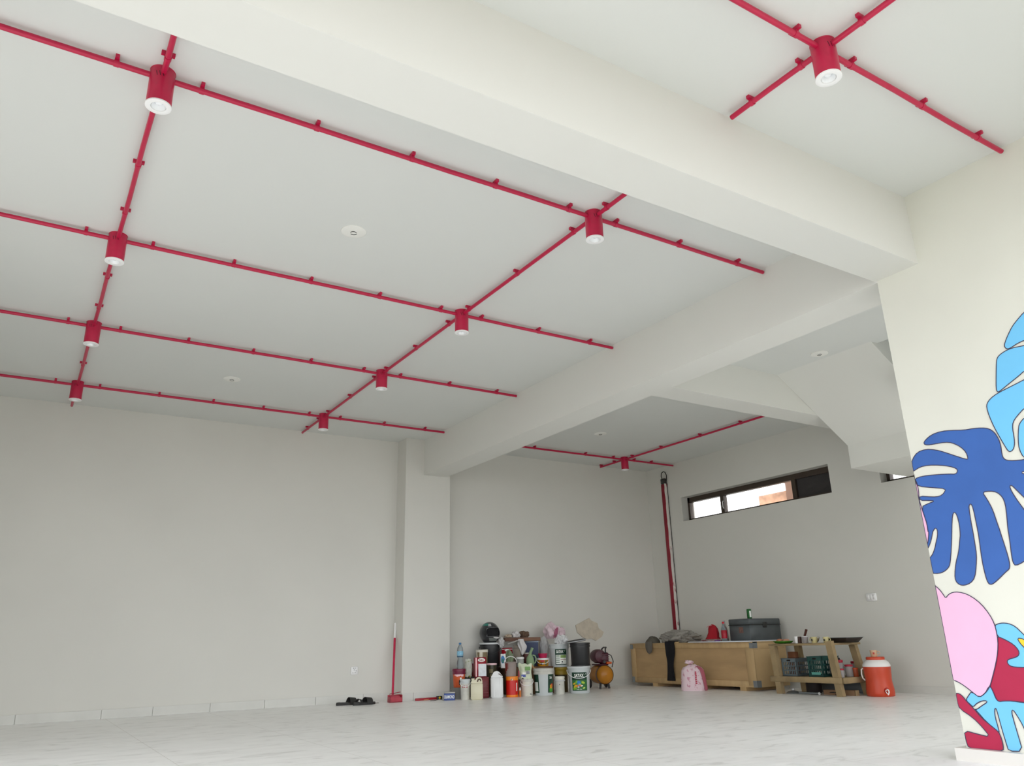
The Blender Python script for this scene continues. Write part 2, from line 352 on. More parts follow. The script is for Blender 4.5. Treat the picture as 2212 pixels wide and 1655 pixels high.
lb2 = [B(*p) for p in [(915, 660), (940, 648), (970, 642), (1010, 645), (1060, 665), (1121, 725), (1200, 800), (1260, 960), (1121, 957), (1060, 955), (1020, 945), (1003, 920), (1010, 900), (1070, 885), (1090, 865), (1085, 835), (1050, 795), (990, 760), (930, 735)]]
ll = [B(*p) for p in [(872, 1095), (888, 1095), (905, 1130), (925, 1180), (945, 1200), (980, 1195), (1040, 1195), (1121, 1207), (1200, 1220), (1290, 1290), (1290, 1565), (1200, 1560), (1160, 1480), (1121, 1375), (1070, 1290), (1045, 1255), (1035, 1270), (1050, 1330), (1080, 1430), (1115, 1552), (1015, 1549), (1000, 1500), (975, 1420), (950, 1330), (932, 1262), (922, 1242), (915, 1260), (920, 1310), (940, 1380), (950, 1420), (940, 1410), (860, 1345), (790, 1265), (775, 1252), (790, 1255), (830, 1225), (860, 1207), (862, 1193), (830, 1192), (790, 1210), (764, 1238), (740, 1215), (712, 1188), (735, 1150), (752, 1128), (808, 1170), (850, 1140)]]
cl = [B(*p) for p in [(640, 1138), (665, 1142), (690, 1160), (720, 1200), (770, 1250), (820, 1310), (890, 1370), (945, 1412), (965, 1460), (978, 1510), (978, 1549), (900, 1542), (800, 1533), (732, 1526), (715, 1480), (700, 1402), (800, 1430), (885, 1450), (830, 1380), (760, 1310), (672, 1252), (640, 1200)]]
paint('crimson_shape', cr, C_CR, .0015); paint('light_blue_shape', lb2, C_LB, .0022); paint('light_blue_leaf', ll, C_LB, .0029); paint('pink_shape', pk, C_PK, .0036); paint('crimson_shape', cl, C_CR, .0036)
paint('yellow_shape', [B(*p) for p in [(1075, 748), (1121, 755), (1180, 800), (1150, 840), (1121, 812), (1095, 785)]], C_YE, .003)

# ------------------------------------------------------------------ ceiling lamps
def make_lamp():
    t = thing('ceiling_downlight', 'x', 'lamp')
    r = .051; zb = -.172
    MB().lathe([(r*.98, 0), (r, -.004), (r, zb+.004), (r*.97, zb), (r*.9, zb), (r*.9, zb+.01)], 32, cap=False).build('housing', t, RED)
    o = MB().lathe([(r*.9, zb+.004), (r*1.04, zb), (r*1.04, zb-.006), (r*.98, zb-.008), (r*.62, zb-.006), (r*.6, zb), (r*.6, zb+.004)], 32, cap=False).build('trim_ring', t, WH); o['label'] = 'white trim ring'
    o = MB().lathe([(r*.6, zb-.001), (r*.56, zb-.004), (r*.52, zb-.001), (r*.44, zb+.02), (r*.38, zb+.022), (.001, zb+.024)], 28, cap=False).build('reflector', t, mat('reflector_chrome', '#f0f2f4', .3, metal=.15, var=.03)); o['label'] = 'silvery reflector'
    o = MB().lathe([(.001, zb+.006), (r*.2, zb+.008), (r*.34, zb+.016), (r*.36, zb+.022)], 20, cap=False).build('lens', t, mat('lens', '#f4f6f8', .15, var=.02))
    g = MB()
    for k in range(3):
        for a0 in (atan2(-.85, -.5)+.22,):
            a = a0+(k-1)*.25
            p = [((r+.0006)*cos(a+d), (r+.0006)*sin(a+d), z) for d, z in ((-.07, -.03), (-.02, -.03), (.1, -.054), (.05, -.054))]
            g.add(p, [(0, 1, 2, 3)])
    o = g.build('vent_slots', t, BLK); o['label'] = 'black slanting vent slots'
    MB().lathe([(.0525, 0), (.0525, -.003), (r, -.004)], 32, cap=False).build('ceiling_plate', t, RED)
    return t
names = ['nearest the wide beam', 'second from the wide beam', 'third from the wide beam', 'nearest the back wall']
GL = 'red cylinder downlights of the main ceiling'
lamp0 = make_lamp(); first = True
for cx, cn in ((CA, 'left'), (CB, 'right')):
    for i, y in enumerate(ROWS):
        lb_ = 'red cylinder ceiling lamp, %s in the %s lamp line of four' % (names[i], cn)
        if first: lamp0.location = (cx, y, HC); lamp0['label'] = lb_; lamp0['group'] = GL; first = False
        else: copy_thing(lamp0, (cx, y, HC), lb_, GL)
c = copy_thing(lamp0, (2.582, 1.533, HC), 'red cylinder ceiling lamp alone on the camera side of the wide beam'); del c['group']
c = copy_thing(lamp0, (6.9336, 8.0715, HC), 'red cylinder ceiling lamp in the dim alcove beside the red wall trunking'); del c['group']

# ------------------------------------------------------------------ conduits with clips
GP = 'red conduits along the ceiling'
def clip_mesh(axis):
    g = MB(); f = (lambda a, b: (a, b)) if axis == 'x' else (lambda a, b: (b, a))
    def bx(l, w0, w1, z0, z1):
        a = f(-l, w0); b = f(l, w1); g.box((min(a[0], b[0]), min(a[1], b[1]), z0), (max(a[0], b[0]), max(a[1], b[1]), z1))
    bx(.008, -.027, .027, .014, .03); bx(.009, -.012, .012, .008, .02)
    n = 14; vs = []; fs = []
    for s in (-.010, .010):
        for i in range(n): q = 2*pi*i/n; a = f(s, .0148*cos(q)); vs.append((a[0], a[1], .0148*sin(q)))
    for i in range(n): j = (i+1) % n; fs.append([i, j, n+j, n+i])
    g.add(vs, fs+[list(range(n)), list(range(n, 2*n))])
    return g
clipm = {}
def conduit(axis, fixed, a, b, clips, label):
    p0, p1 = ((a, fixed), (b, fixed)) if axis == 'x' else ((fixed, a), (fixed, b))
    t = thing('ceiling_conduit', label, 'conduit', (p0[0], p0[1], ZP), 0, GP)
    L = b-a; e = (L, 0, 0) if axis == 'x' else (0, L, 0)
    n = max(2, int(abs(L)/.4)); pts = []
    for i in range(n+1):
        k = i/n; w = .0025*sin(k*9+fixed*5) if 0 < i < n else 0
        pts.append((e[0]*k+(0 if axis == 'x' else w), e[1]*k+(w if axis == 'x' else 0), 0))
    MB().tube(pts, .0125, 12).build('pipe', t, RED)
    for c in clips:
        if not min(a, b)+.01 < c < max(a, b)-.01: continue
        if axis not in clipm: clipm[axis] = clip_mesh(axis).build('clip', t, RED); o = clipm[axis]
        else: o = clipm[axis].copy(); COL.objects.link(o); o.parent = t
        o.location = (c-p0[0], 0, 0) if axis == 'x' else (0, c-p0[1], 0)
r_ = .05
rowclips = [[(252, 135), (436, 195), (685, 275), (890, 343), (1070, 400), (1229, 452), (1330, 485), (1467, 530), (1592, 566)],
            [(186, 500), (330, 532), (505, 572), (672, 606), (820, 642), (952, 671), (1040, 688), (1163, 714), (1274, 738)],
            [(147, 694), (260, 713), (407, 739), (547, 762), (672, 782), (786, 800), (865, 812), (971, 829), (1073, 845)],
            [(120, 823), (216, 835), (344, 853), (461, 868), (569, 883), (668, 896), (735, 906), (830, 919), (918, 930)]]
ordn = ['first', 'second', 'third', 'last']
for i, y in enumerate(ROWS):
    cs = [at(u, v, 'y', y).x for u, v in rowclips[i]]+[-1.2, -2.1]
    w = '%s cross row behind the wide beam' % ordn[i]
    conduit('x', y, XL+.01, CA-r_, cs, 'red ceiling conduit at the left edge, %s' % w)
    conduit('x', y, CA+r_, CB-r_, cs, 'red ceiling conduit between the lamps of the %s' % w)
    conduit('x', y, CB+r_, 4.03, cs, 'red ceiling conduit ending at the long beam, %s' % w)
ca = [at(u, v, 'x', CA).y for u, v in [(365, 110), (296, 375), (266, 488), (228, 623), (210, 687), (182, 772), (170, 816), (156, 863)]]
cb = [at(u, v, 'x', CB).y for u, v in [(1310, 440), (1238, 493), (1117, 585), (1013, 663), (970, 696), (899, 750), (836, 796), (810, 815), (757, 857), (710, 893), (689, 908), (665, 924)]]
for cx, cc, cn in ((CA, ca, 'left'), (CB, cb, 'right')):
    ys = [2.36]+ROWS+[8.63]
    ws = ['wide beam to first lamp', 'between the first and second lamps', 'between the second and third lamps', 'between the third and last lamps', 'stub from last lamp to back wall']
    for i in range(5):
        conduit('y', cx, ys[i]+(r_ if i else 0), ys[i+1]-(r_ if i < 4 else 0), cc, 'red conduit of the %s lamp line, %s' % (cn, ws[i]))
X5, Y5 = 2.582, 1.533
c5 = [at(u, v, 'y', Y5).x for u, v in [(1718, 72), (1838, 140), (1990, 220), (2112, 297)]]
conduit('x', Y5, XL+.01, X5-r_, c5+[1.1, .4], 'red ceiling conduit from the lone near lamp up to the top edge')
conduit('x', Y5, X5+r_, 4.018, c5, 'red ceiling conduit from the lone near lamp to the mural wall')
c6 = [at(u, v, 'x', X5).y for u, v in [(1862, 48), (1730, 138), (1623, 212)]]
conduit('y', X5, Y5+r_, 2.05, c6, 'short red ceiling conduit from the lone near lamp to the wide beam')
conduit('y', X5, YF+.01, Y5-r_, c6+[.85], 'red ceiling conduit from the lone near lamp out of frame at upper right')
X6, Y6 = 6.9336, 8.0715
c7 = [at(u, v, 'y', Y6).x for u, v in [(1155, 966), (1265, 979), (1325, 988), (1370, 994), (1407, 998)]]
conduit('x', Y6, XM2+.01, X6-r_, c7, 'red alcove conduit from the long beam to the alcove lamp')
conduit('x', Y6, X6+r_, 7.84, c7, 'short red alcove conduit from the alcove lamp towards the wall trunking')
c8 = [at(u, v, 'x', X6).y for u, v in [(1299, 1004), (1327, 997), (1366, 985), (1428, 967), (1512, 941), (1600, 917)]]
conduit('y', X6, Y6+r_, 8.61, c8, 'short red alcove conduit stub behind the alcove lamp')
conduit('y', X6, 4.9, Y6-r_, c8, 'red alcove conduit from the alcove lamp towards the staircase')

# round ceiling plates
PLT = mat('ceiling_plate_paint', '#e4e4df', .7); DKG = mat('dark_metal', '#3a3a38', .5, metal=.5)
for (x, y), lb_ in zip([(1.428, 4.007), (1.435, 7.149), (5.816, 7.184), (5.829, 4.026)],
                       ['round white ceiling cover plate between the first two conduit rows', 'round white ceiling cover plate near the back wall of the main ceiling',
                        'round white cover plate on the alcove ceiling beside the long beam', 'round white cover plate on the ceiling near the staircase']):
    t = thing('ceiling_cover', lb_, 'ceiling plate', (x, y, HC), 0, 'round ceiling cover plates')
    MB().lathe([(.076, 0), (.075, -.004), (.06, -.009), (.03, -.0105), (.001, -.011)], 32, cap=False).build('plate', t, PLT)
    g = MB()
    for k in range(2):
        g.tube([(.019*cos(q+k*pi), .019*sin(q+k*pi), -.012) for q in [i*.32 for i in range(8)]], .0022, 6)
    g.build('hook_ring', t, DKG)

# ------------------------------------------------------------------ wall fittings
def socket(name, label, loc, rz, holes):
    t = thing(name, label, 'socket' if holes else 'switch', loc, rz)
    w, h_ = (.042, .042) if holes else (.062, .04)
    MB().box((-w, -.011, -h_), (w, 0, h_), bev=.004).build('faceplate', t, WH)
    if holes:
        g = MB()
        for x, z in [(-.012, .026), (.006, .026), (-.004, .008), (.018, -.002), (-.018, -.022), (.008, -.02)]: g.box((x-.003, -.012, z-.004), (x+.003, -.0105, z+.004))
        g.build('socket_holes', t, BLK)
    else:
        for x in (-.034, 0, .034): MB().box((x-.014, -.0145, -.024), (x+.014, -.011, .024), bev=.0015).build('rocker', t, WH)
p = at(765, 1449, 'y', YB); socket('wall_socket', 'small white wall socket low on the back wall', (p.x, YB, p.z), 0, True)
p = at(1883, 1290, 'x', XR); socket('light_switch', 'white rectangular switch plate on the right wall above the cooler', (XR, p.y, p.z), -pi/2, False)
# red trunking on the right wall
t = thing('wall_trunking', 'dark red vertical pipe chase with chipped white edge beside the high window', 'pipe', (XR, 8.29, 0))
g = MB().use(mat('trunk_red', '#8f1c30', .5, var=.12, scale=12)).box((-.05, -.042, .58), (0, .042, 2.72), bev=.008); g.build('channel', t)
g = MB().use(mat('trunk_edge', '#d9d2cd', .7, col2='#8f1c30', thr=.62, scale=9, stretch=(1, 1, .5)))
n = 44; vs = []; fs = []
for i in range(n+1):
    z = .58+i*2.14/n; w = .007+.012*noise.noise((0, 3.3, z*9))
    vs += [(-.0512, -.0425, z), (-.0512, -.0425+max(w, .003), z), (-.001, -.0435, z)]
for i in range(n): fs += [[3*i, 3*i+1, 3*i+4, 3*i+3], [3*i, 3*i+3, 3*i+5, 3*i+2]]
o = g.add(vs, fs).build('chipped_edge', t); o['label'] = 'chipped white edge'
MB().box((-.052, -.043, 2.72), (0, .043, 2.8), bev=.01).build('bare_end', t, mat('charred', '#3c3a39', .8, var=.3, scale=40))
MB().tube([(-.02, .03, 2.79), (-.03, .035, 2.84), (-.035, .02, 2.885), (-.035, -.02, 2.90), (-.035, -.055, 2.885), (-.03, -.075, 2.84), (-.025, -.066, 2.79), (-.02, -.048, 2.72)], .006, 8).build('cable_loop', t, BLK)
# cable hanging beside the trunking down to the crate
g = MB().tube([(-.008, -.05, 2.72), (-.008, -.052, 2.0), (-.009, -.05, 1.2), (-.01, -.05, .6)], .004, 6); g.build('cable', t, BLK)

# ================================================================== loose things
def Z(x, y): return (960+x/5.82, 1320+y/5.82)           # close-up of the paint pile -> frame pixels
def spot(x0, x1, yt, yb, Y):                             # centre X, half width, bottom z and top z at depth Y
    u0, v0 = Z((x0+x1)/2, yb); u1, v1 = Z((x0+x1)/2, yt)
    p = at(u0, v0, 'y', Y); q = at(u1, v1, 'y', Y)
    return (p.x+q.x)/2, mpp(p)*(x1-x0)/5.82/2, p.z, q.z
def loc(x0, x1, yt, yb, Y, z0=None):
    X, r, zb, zt = spot(x0, x1, yt, yb, Y); zb = zb if z0 is None else z0
    return (X, Y, zb), r, zt-zb, face_cam(X, Y)
def col(key, h=None, rough=.45, **k): return mat(key, h, rough, **k)
def wrap(pts, rf, zc, lift, ang=0):
    out = []
    for x, y in pts:
        r = rf(zc+y)+lift; a = -pi/2+ang+x/r; out.append((r*cos(a), r*sin(a), zc+y))
    return out
def patch(mb, rf, x0, x1, z0, z1, lift, ang=0, n=10):
    vs = []
    for z in (z0, z1): vs += wrap([(x0+(x1-x0)*i/n, 0) for i in range(n+1)], rf, z, lift, ang)
    mb.add(vs, [(i, i+1, n+2+i, n+1+i) for i in range(n)], True)
def tapered(rb, rt, h): return lambda z: rb+(rt-rb)*min(max(z/h, 0), 1)
def bucket(t, rb, rt, h, body, rim=None, lid=None, handle=None, hm=None, rimh=.03, inner=None, liquid=None):
    b = MB(); w = .003
    if lid: b.lathe([(rb*.97, 0), (rb, .004), (rt, h-.004), (rt, h)], 32)
    else: b.lathe([(rb*.97, 0), (rb, .004), (rt, h), (rt-w, h), (rt-w, h-.05), (rb-w, .01), (.001, .008)], 32, cap=False); b.lathe([(rb*.97, 0), (.001, 0)], 32, cap=False)
    b.build('body', t, body)
    g = MB().lathe([(rt*.995, h-rimh), (rt*1.045, h-rimh), (rt*1.045, h-rimh*.66), (rt*1.02, h-rimh*.62), (rt*1.02, h-rimh*.4), (rt*1.06, h-rimh*.36), (rt*1.06, h-.002), (rt*1.0, h)], 32, cap=False)
    g.build('rim', t, rim or body)
    if lid:
        o = MB().lathe([(rt*1.075, h-.012), (rt*1.08, h+.002), (rt*1.04, h+.007), (rt*.97, h+.005), (rt*.94, h+.001), (.001, h+.001)], 32, cap=False).build('lid', t, lid)
    if liquid: MB().lathe([(rt*.98, h-.02), (.001, h-.018)], 28, cap=False).build('paint', t, liquid)
    if handle:
        hm = hm or WH; R = rt*1.09; pts = []
        for i in range(17):
            a = pi*i/16
            if handle == 'down': pts.append((R*cos(a), -R*.35*sin(a)-rt*.72*sin(a), h-rimh*.8-R*.62*sin(a)))
            elif handle == 'up': pts.append((R*cos(a), -R*.1*sin(a), h-rimh*.8+R*.95*sin(a)))
            else: pts.append((R*cos(a), R*.55*sin(a), h-rimh*.8+R*.7*sin(a)))
        MB().tube(pts, .0038, 8).build('handle', t, hm)
def blob(mb, rad, seed, amp=.25, sub=4, freq=2.2, flat=None, M=None, ridge=True):
    import bmesh
    bm = bmesh.new(); bmesh.ops.create_icosphere(bm, subdivisions=sub, radius=1)
    vs = []
    for v in bm.verts:
        d = v.co.normalized(); q = d*freq+Vector((seed*3.1, seed*1.7, seed))
        w = Vector((q.x+.7*noise.noise(q*1.3), q.y+.7*noise.noise(q*1.3+Vector((5, 2, 1))), q.z*.55))
        n = noise.noise(q)*.9; n2 = abs(noise.noise(w*1.25)); n3 = abs(noise.noise(w*2.6))
        k = 1+amp*(n+(.22-n2)*1.5+(.2-n3)*.55 if ridge else n)
        p = Vector((d.x*rad[0]*k, d.y*rad[1]*k, d.z*rad[2]*k))
        if flat is not None: p.z = max(p.z, -rad[2]*flat)
        vs.append(p)
    z0 = min(p.z for p in vs)
    for p in vs: p.z -= z0
    fs = [[v.index for v in f.verts] for f in bm.faces]; bm.free()
    return mb.add(vs, fs, True, M)
def sheet(mb, nx, ny, fn, M=None, thick=.002):
    a = []; b = []
    P = [[Vector(fn(i/nx, j/ny)) for i in range(nx+1)] for j in range(ny+1)]
    for j in range(ny+1):
        for i in range(nx+1):
            du = P[j][min(i+1, nx)]-P[j][max(i-1, 0)]; dv = P[min(j+1, ny)][i]-P[max(j-1, 0)][i]
            n = du.cross(dv); n = n.normalized() if n.length > 1e-9 else Vector((0, 0, 1))
            a.append(P[j][i]+n*thick/2); b.append(P[j][i]-n*thick/2)
    k = (nx+1)*(ny+1); W_ = nx+1; fs = []
    for j in range(ny):
        for i in range(nx):
            q = [j*W_+i, j*W_+i+1, (j+1)*W_+i+1, (j+1)*W_+i]; fs += [q, [k+t for t in reversed(q)]]
    for i in range(nx): fs += [[i+1, i, k+i, k+i+1], [ny*W_+i, ny*W_+i+1, k+ny*W_+i+1, k+ny*W_+i]]
    for j in range(ny): fs += [[j*W_, (j+1)*W_, k+(j+1)*W_, k+j*W_], [(j+1)*W_+nx, j*W_+nx, k+j*W_+nx, k+(j+1)*W_+nx]]
    return mb.add(a+b, fs, True, M)
PAIL = col('pail_grey_white', '#c3c9ca', .4, var=.03); PAILD = col('pail_dirty', '#c6c5bd', .5, var=.12, scale=14)
CHAR = col('black_plastic', '#2b2c2e', .42, var=.08); GRN = col('label_green', '#163c2c', .45); LW = col('label_white', '#e9ece6', .5)
CREAM = col('cream_plastic', '#d8d3ba', .4, var=.04); MILK = col('milky_plastic', '#e4e6e6', .35, var=.03)
GP2 = 'paint pails and cans stored against the alcove wall'
def label_text(mb, body, w, h, rf, zc, lift=.0018, ang=0, bold=.02, dx=0):
    P, f = text_mesh(body, w, h, bold); mb.add(wrap([(x+dx, y) for x, y in P], rf, zc, lift, ang), f)

# ---- floor level, row nearest the camera
# blue tin
L, r, h, a = loc(0, 126, 1000, 1100, 8.1, 0)
t = thing('paint_tin', 'small blue tin with white lettering on the floor at the pillar foot', 'tin', L, a); h = .085
MB().box((-.06, -.035, 0), (.06, .035, h-.012), bev=.004).build('body', t, col('tin_blue', '#4a5c96', .4, var=.05))
MB().box((-.061, -.036, h-.014), (.061, .036, h), bev=.003).build('lid', t, col('tin_lid', '#a9a9a4', .35, metal=.4))
P, f = text_mesh('DIAMOND', .108, .034, .02)
MB().add([(x, -.0362, y+.036) for x, y in P], f).build('lettering', t, LW)
# clear tub and the orange pail on it
L, r, h, a = loc(112, 212, 930, 1072, 8.2, 0)
t = thing('plastic_tub', 'small clear plastic tub under the orange paint pail', 'tub', L, a); h1 = .12
MB().lathe([(.042, 0), (.044, .003), (.058, h1), (.0565, h1), (.042, .005), (.001, .004)], 28, cap=False).lathe([(.042, 0), (.001, 0)], 28, cap=False).build('body', t, mat('clear_plastic', '#f4f6f6', .12, trans=.9, ior=1.2))
MB().lathe([(.057, h1-.006), (.0605, h1-.006), (.0605, h1), (.001, h1+.0005)], 28, cap=False).build('lid', t, mat('clear_plastic'))
z1 = h1+.001
L, r, h, a = loc(104, 264, 735, 930, 8.2, z1)
t = thing('paint_pail', 'orange paint pail with maroon rim, dripped pink paint, under the water bottle', 'pail', L, a, GP2)
bucket(t, .062, .071, h, col('pail_orange', '#c4562a', .4, var=.12, scale=18), col('maroon_plastic', '#6d1736', .4), col('maroon_plastic'), rimh=.05)
g = MB(); rf = tapered(.062, .071, h)
for i in range(7): g.use(col('paint_pink', '#f2ccd4', .4)); patch(g, rf, -.055+i*.016, -.041+i*.016, h-.062-.012*abs(sin(i*2.3)), h-.044, .0012)
g.build('paint_drips', t)['label'] = 'pale pink paint drips'
g = MB().use(BLK); patch(g, rf, .0, .055, h*.15, h*.42, .001); g.use(LW); patch(g, rf, .01, .03, h*.42, h*.55, .001); g.use(col('paint_pink')); patch(g, rf, .015, .04, h*.2, h*.3, .0016); g.build('label_print', t)
ztop = z1+h+.007
L, r, h, a = loc(150, 245, 420, 722, 8.2, ztop)
t = thing('water_bottle', 'clear plastic water bottle with blue label, tallest thing at the pile\'s left end', 'bottle', L, a)
BT = mat('bottle_plastic', '#dfeaf0', .08, trans=.85, ior=1.25)
MB().lathe([(.03, 0), (.038, .006), (.04, .04), (.036, .075), (.029, .1), (.028, .11), (.033, .125), (.035, .14), (.035, .185), (.034, .2), (.03, .225), (.018, .245), (.0125, .252), (.0125, .262)], 28).build('body', t, BT)
MB().lathe([(.0358, .14), (.0362, .142), (.0362, .185), (.0358, .187)], 28, cap=False).build('label', t, col('bottle_label', '#7fb4cf', .4, var=.25, scale=60))['label'] = 'blue printed label'
MB().lathe([(.0345, .125), (.0368, .128), (.0368, .132), (.0345, .134)], 28, cap=False).build('band', t, col('bottle_band', '#27567a', .4))
MB().lathe([(.0145, .258), (.0145, .276), (.013, .278)], 20).build('cap', t, col('cap_blue', '#3a6f9e', .4))
# small white pail with red marks
L, r, h, a = loc(206, 320, 868, 1074, 8.03, 0)
t = thing('paint_pail', 'small white lidded pail with red marks beside the cream jerry can', 'pail', L, a, GP2)
bucket(t, .05, .054, h, PAILD, PAIL, PAIL, 'down', rimh=.035)
g = MB().use(col('mark_red', '#a23340', .6)); rf = tapered(.05, .054, h)
for x in (-.035, -.015, .012): patch(g, rf, x, x+.012, h*.62, h*.73, .001, n=3)
g.build('red_marks', t)
# jerry cans
def jerry(t, w, d, h, m, style=0):
    b = MB()
    if style == 0:
        b.box((-w, -d, 0), (w, d, h*.74), bev=.012)
        b.prism([(-w+.004, h*.735), (-w+.004, h*.8), (-w*.72, h*.86), (-w*.2, h*.88), (-w*.02, h*.97), (w*.35, h), (w*.75, h*.97), (w-.006, h*.85), (w-.004, h*.735),
                 (w*.2, h*.735), (w*.15, h*.84), (w*.35, h*.92), (w*.62, h*.91), (w*.7, h*.84), (w*.62, h*.78), (w*.21, h*.733)][:9], d*1.1, Tm(0, -d*.55, 0))
    else:
        b.box((-w, -d, 0), (w, d, h*.78), bev=.014)
        b.prism([(-w+.003, h*.77), (-w*.45, h*.97), (-w*.1, h), (w*.1, h), (w*.42, h*.965), (w-.003, h*.8), (w-.003, h*.77)], d*1.7, Tm(0, -d*.85, 0))
    b.build('body', t, m)
    if style == 0:
        MB().tube([(w*.12, -d*.56, h*.80), (w*.2, -d*.6, h*.88), (w*.42, -d*.6, h*.915), (w*.62, -d*.6, h*.885), (w*.66, -d*.58, h*.82)], .007, 8).build('handle_gap_shade', t, col('jerry_shadow', '#5b463a', .6))  # solid brown tube, the shade of the handle gap put into its colour
        for k in (.2, .62): MB().box((-w*.8, -d-.002, h*k), (w*.8, -d+.004, h*k+.005)).build('moulded_rib', t, m)
        MB().lathe([(.018, 0), (.018, .02), (.016, .022)], 18, Tm(-w*.6, 0, h*.85)).build('cap', t, m)
    else:
        for sx in (-1, 1): MB().box((sx*w*.42-.003, -d-.0015, h*.05), (sx*w*.42+.003, -d+.004, h*.76)).build('moulded_rib', t, m)
        MB().tube([(w*.3, -d*.88, h*.9), (w*.55, -d*.92, h*.88), (w*.75, -d*.88, h*.82)], .0045, 6).build('handle_gap_shade', t, col('jerry_shadow'))  # dark tube again paints the shade under the grip, nothing is cut out
L, r, h, a = loc(328, 486, 832, 1086, 7.93, 0)
t = thing('jerry_can', 'cream jerry can with moulded handle on the floor at the front', 'can', L, a); jerry(t, r*.97, .045, h, CREAM)
L, r, h, a = loc(580, 738, 756, 1070, 7.97, 0)
t = thing('jerry_can', 'milky white tall jerry can with sloping shoulders on the floor', 'can', L, a); jerry(t, r, .045, h, MILK, 1)
L, r, h, a = loc(378, 562, 828, 1075, 8.12, 0)
t = thing('jerry_can', 'dark red plastic can half hidden behind the cream jerry can', 'can', L, a); hj = h
b = MB().box((-r, -.055, 0), (r, .055, h-.002), bev=.01)
for k in range(6): b.box((-r-.0, -.0575, h*(.12+k*.13)), (r-.01, -.055, h*(.12+k*.13)+.006))
b.build('body', t, col('can_red', '#7a3238', .45, var=.06))
# red and white solvent tin
L, r, h, a = loc(366, 526, 582, 826, 8.12, hj)
t = thing('solvent_tin', 'tall rectangular maroon solvent tin with white oval and silver panel', 'tin', L, a+.25)
w = r*.9; MB().box((-w, -.045, 0), (w, .045, h), bev=.004).build('body', t, col('tin_maroon', '#8a1426', .3, metal=.25, var=.05))
g = MB().use(col('tin_silver', '#b9bcbf', .3, metal=.3, var=.1, scale=30)).box((-w*.45, -.0462, .008), (w*.97, -.045, h*.66)); g.build('silver_panel', t)
g = MB().use(col('tin_pink', '#e9b9bd', .35)); g.box((-w*.97, -.0464, .006), (-w*.72, -.045, h*.98)); g.build('highlight_stripe', t)['label'] = 'pale pink painted-on highlight along the left edge'  # pale strip paints a highlight down the tin's left edge
P = [(.042*cos(q)+w*.12, .02*sin(q)+h*.86) for q in [2*pi*i/28 for i in range(28)]]
g = MB().use(LW).prism(P, .001, Tm(0, -.0465, 0)); P, f = text_mesh('NIC', .052, .022, .03); g.use(col('tin_maroon')).add([(x+w*.12, -.0472, y+h*.86) for x, y in P], f); g.build('emblem', t)['label'] = 'white oval emblem with letters'
# hidden supports at the left rear
def plain_support(x0, x1, yt, Y, label, m):
    L, r, h, a = loc(x0, x1, yt, 1050, Y, 0); t = thing('storage_pail', label, 'pail', L, a, GP2); bucket(t, r*.9, r, h-.008, m, m, m); return h
DG = col('dull_grey_plastic', '#5c5c5a', .5, var=.08)
hs1 = plain_support(262, 412, 822, 8.36, 'dull grey pail mostly hidden under the printed pouch, left rear', DG)
hs2 = plain_support(405, 550, 815, 8.37, 'dull grey pail mostly hidden behind the maroon solvent tin', DG)
hs3 = plain_support(455, 680, 700, 8.52, 'black storage pail hidden beneath the black bucket of the helmet', CHAR)
L, r, h, a = loc(290, 398, 660, 820, 8.38, hs1)
t = thing('paint_pail', 'maroon pail behind the solvent tin, with a crumpled pouch on it', 'pail', L, a, GP2); bucket(t, r*.9, r, h-.008, col('can_maroon2', '#701d24', .45, var=.08), None, col('maroon_plastic'))
L2, r, h, a = loc(258, 352, 606, 838, 8.26, hs1)
t = thing('printed_pouch', 'crumpled white, green and yellow printed pouch beside the solvent tin', 'pouch', L2, a)
g = MB().use(mat('pouch_print', '#d9ddd0', .45, col2='#8f9a3a', thr=.6, scale=14)); 
def pouch(mb, w, h, d, seed, amp=.008):
    def side(s):
        def fn(i, j):
            x = (i-.5)*2*w*(1-.06*sin(j*6+seed)); e = min(1, 5*(.5-abs(i-.5)))*min(1, 4*(1-j)+.08)
            return (x, s*(d*e*(.6+.4*(1-j))+.0015)+amp*noise.noise((i*4, j*5, seed))*.6, j*h+amp*noise.noise((i*5, j*3, seed+4)))
        return fn
    for s in (-1, 1): sheet(mb, 14, 18, side(s), thick=.0012)
    return mb
pouch(g, r*.9, h, .02, 2.0, .02).build('pouch', t)
L, r, h, a = loc(392, 552, 486, 815, 8.35, hs2)
t = thing('paint_pail', 'tan pail with white rim and long paint drips below the helmet', 'pail', L, a, GP2)
bucket(t, r*.84, r*.94, h, mat('dripped_tan', '#d8d2c0', .5, col2='#7e6f52', thr=.53, scale=22, stretch=(1, 1, .12)), col('off_white', '#dcd9cc', .45), None, rimh=.028, liquid=col('off_white'))
L, r, h, a = loc(440, 708, 398, 700, 8.5, hs3+.002)
t = thing('paint_pail', 'black bucket with white lid carrying the motorcycle helmet', 'pail', L, a, GP2)
bucket(t, r*.86, r*.94, h-.007, CHAR, CHAR, col('lid_white_grey', '#c9cdcf', .4), 'down', CHAR, rimh=.05); zs = hs3+.002+h; Lh = L
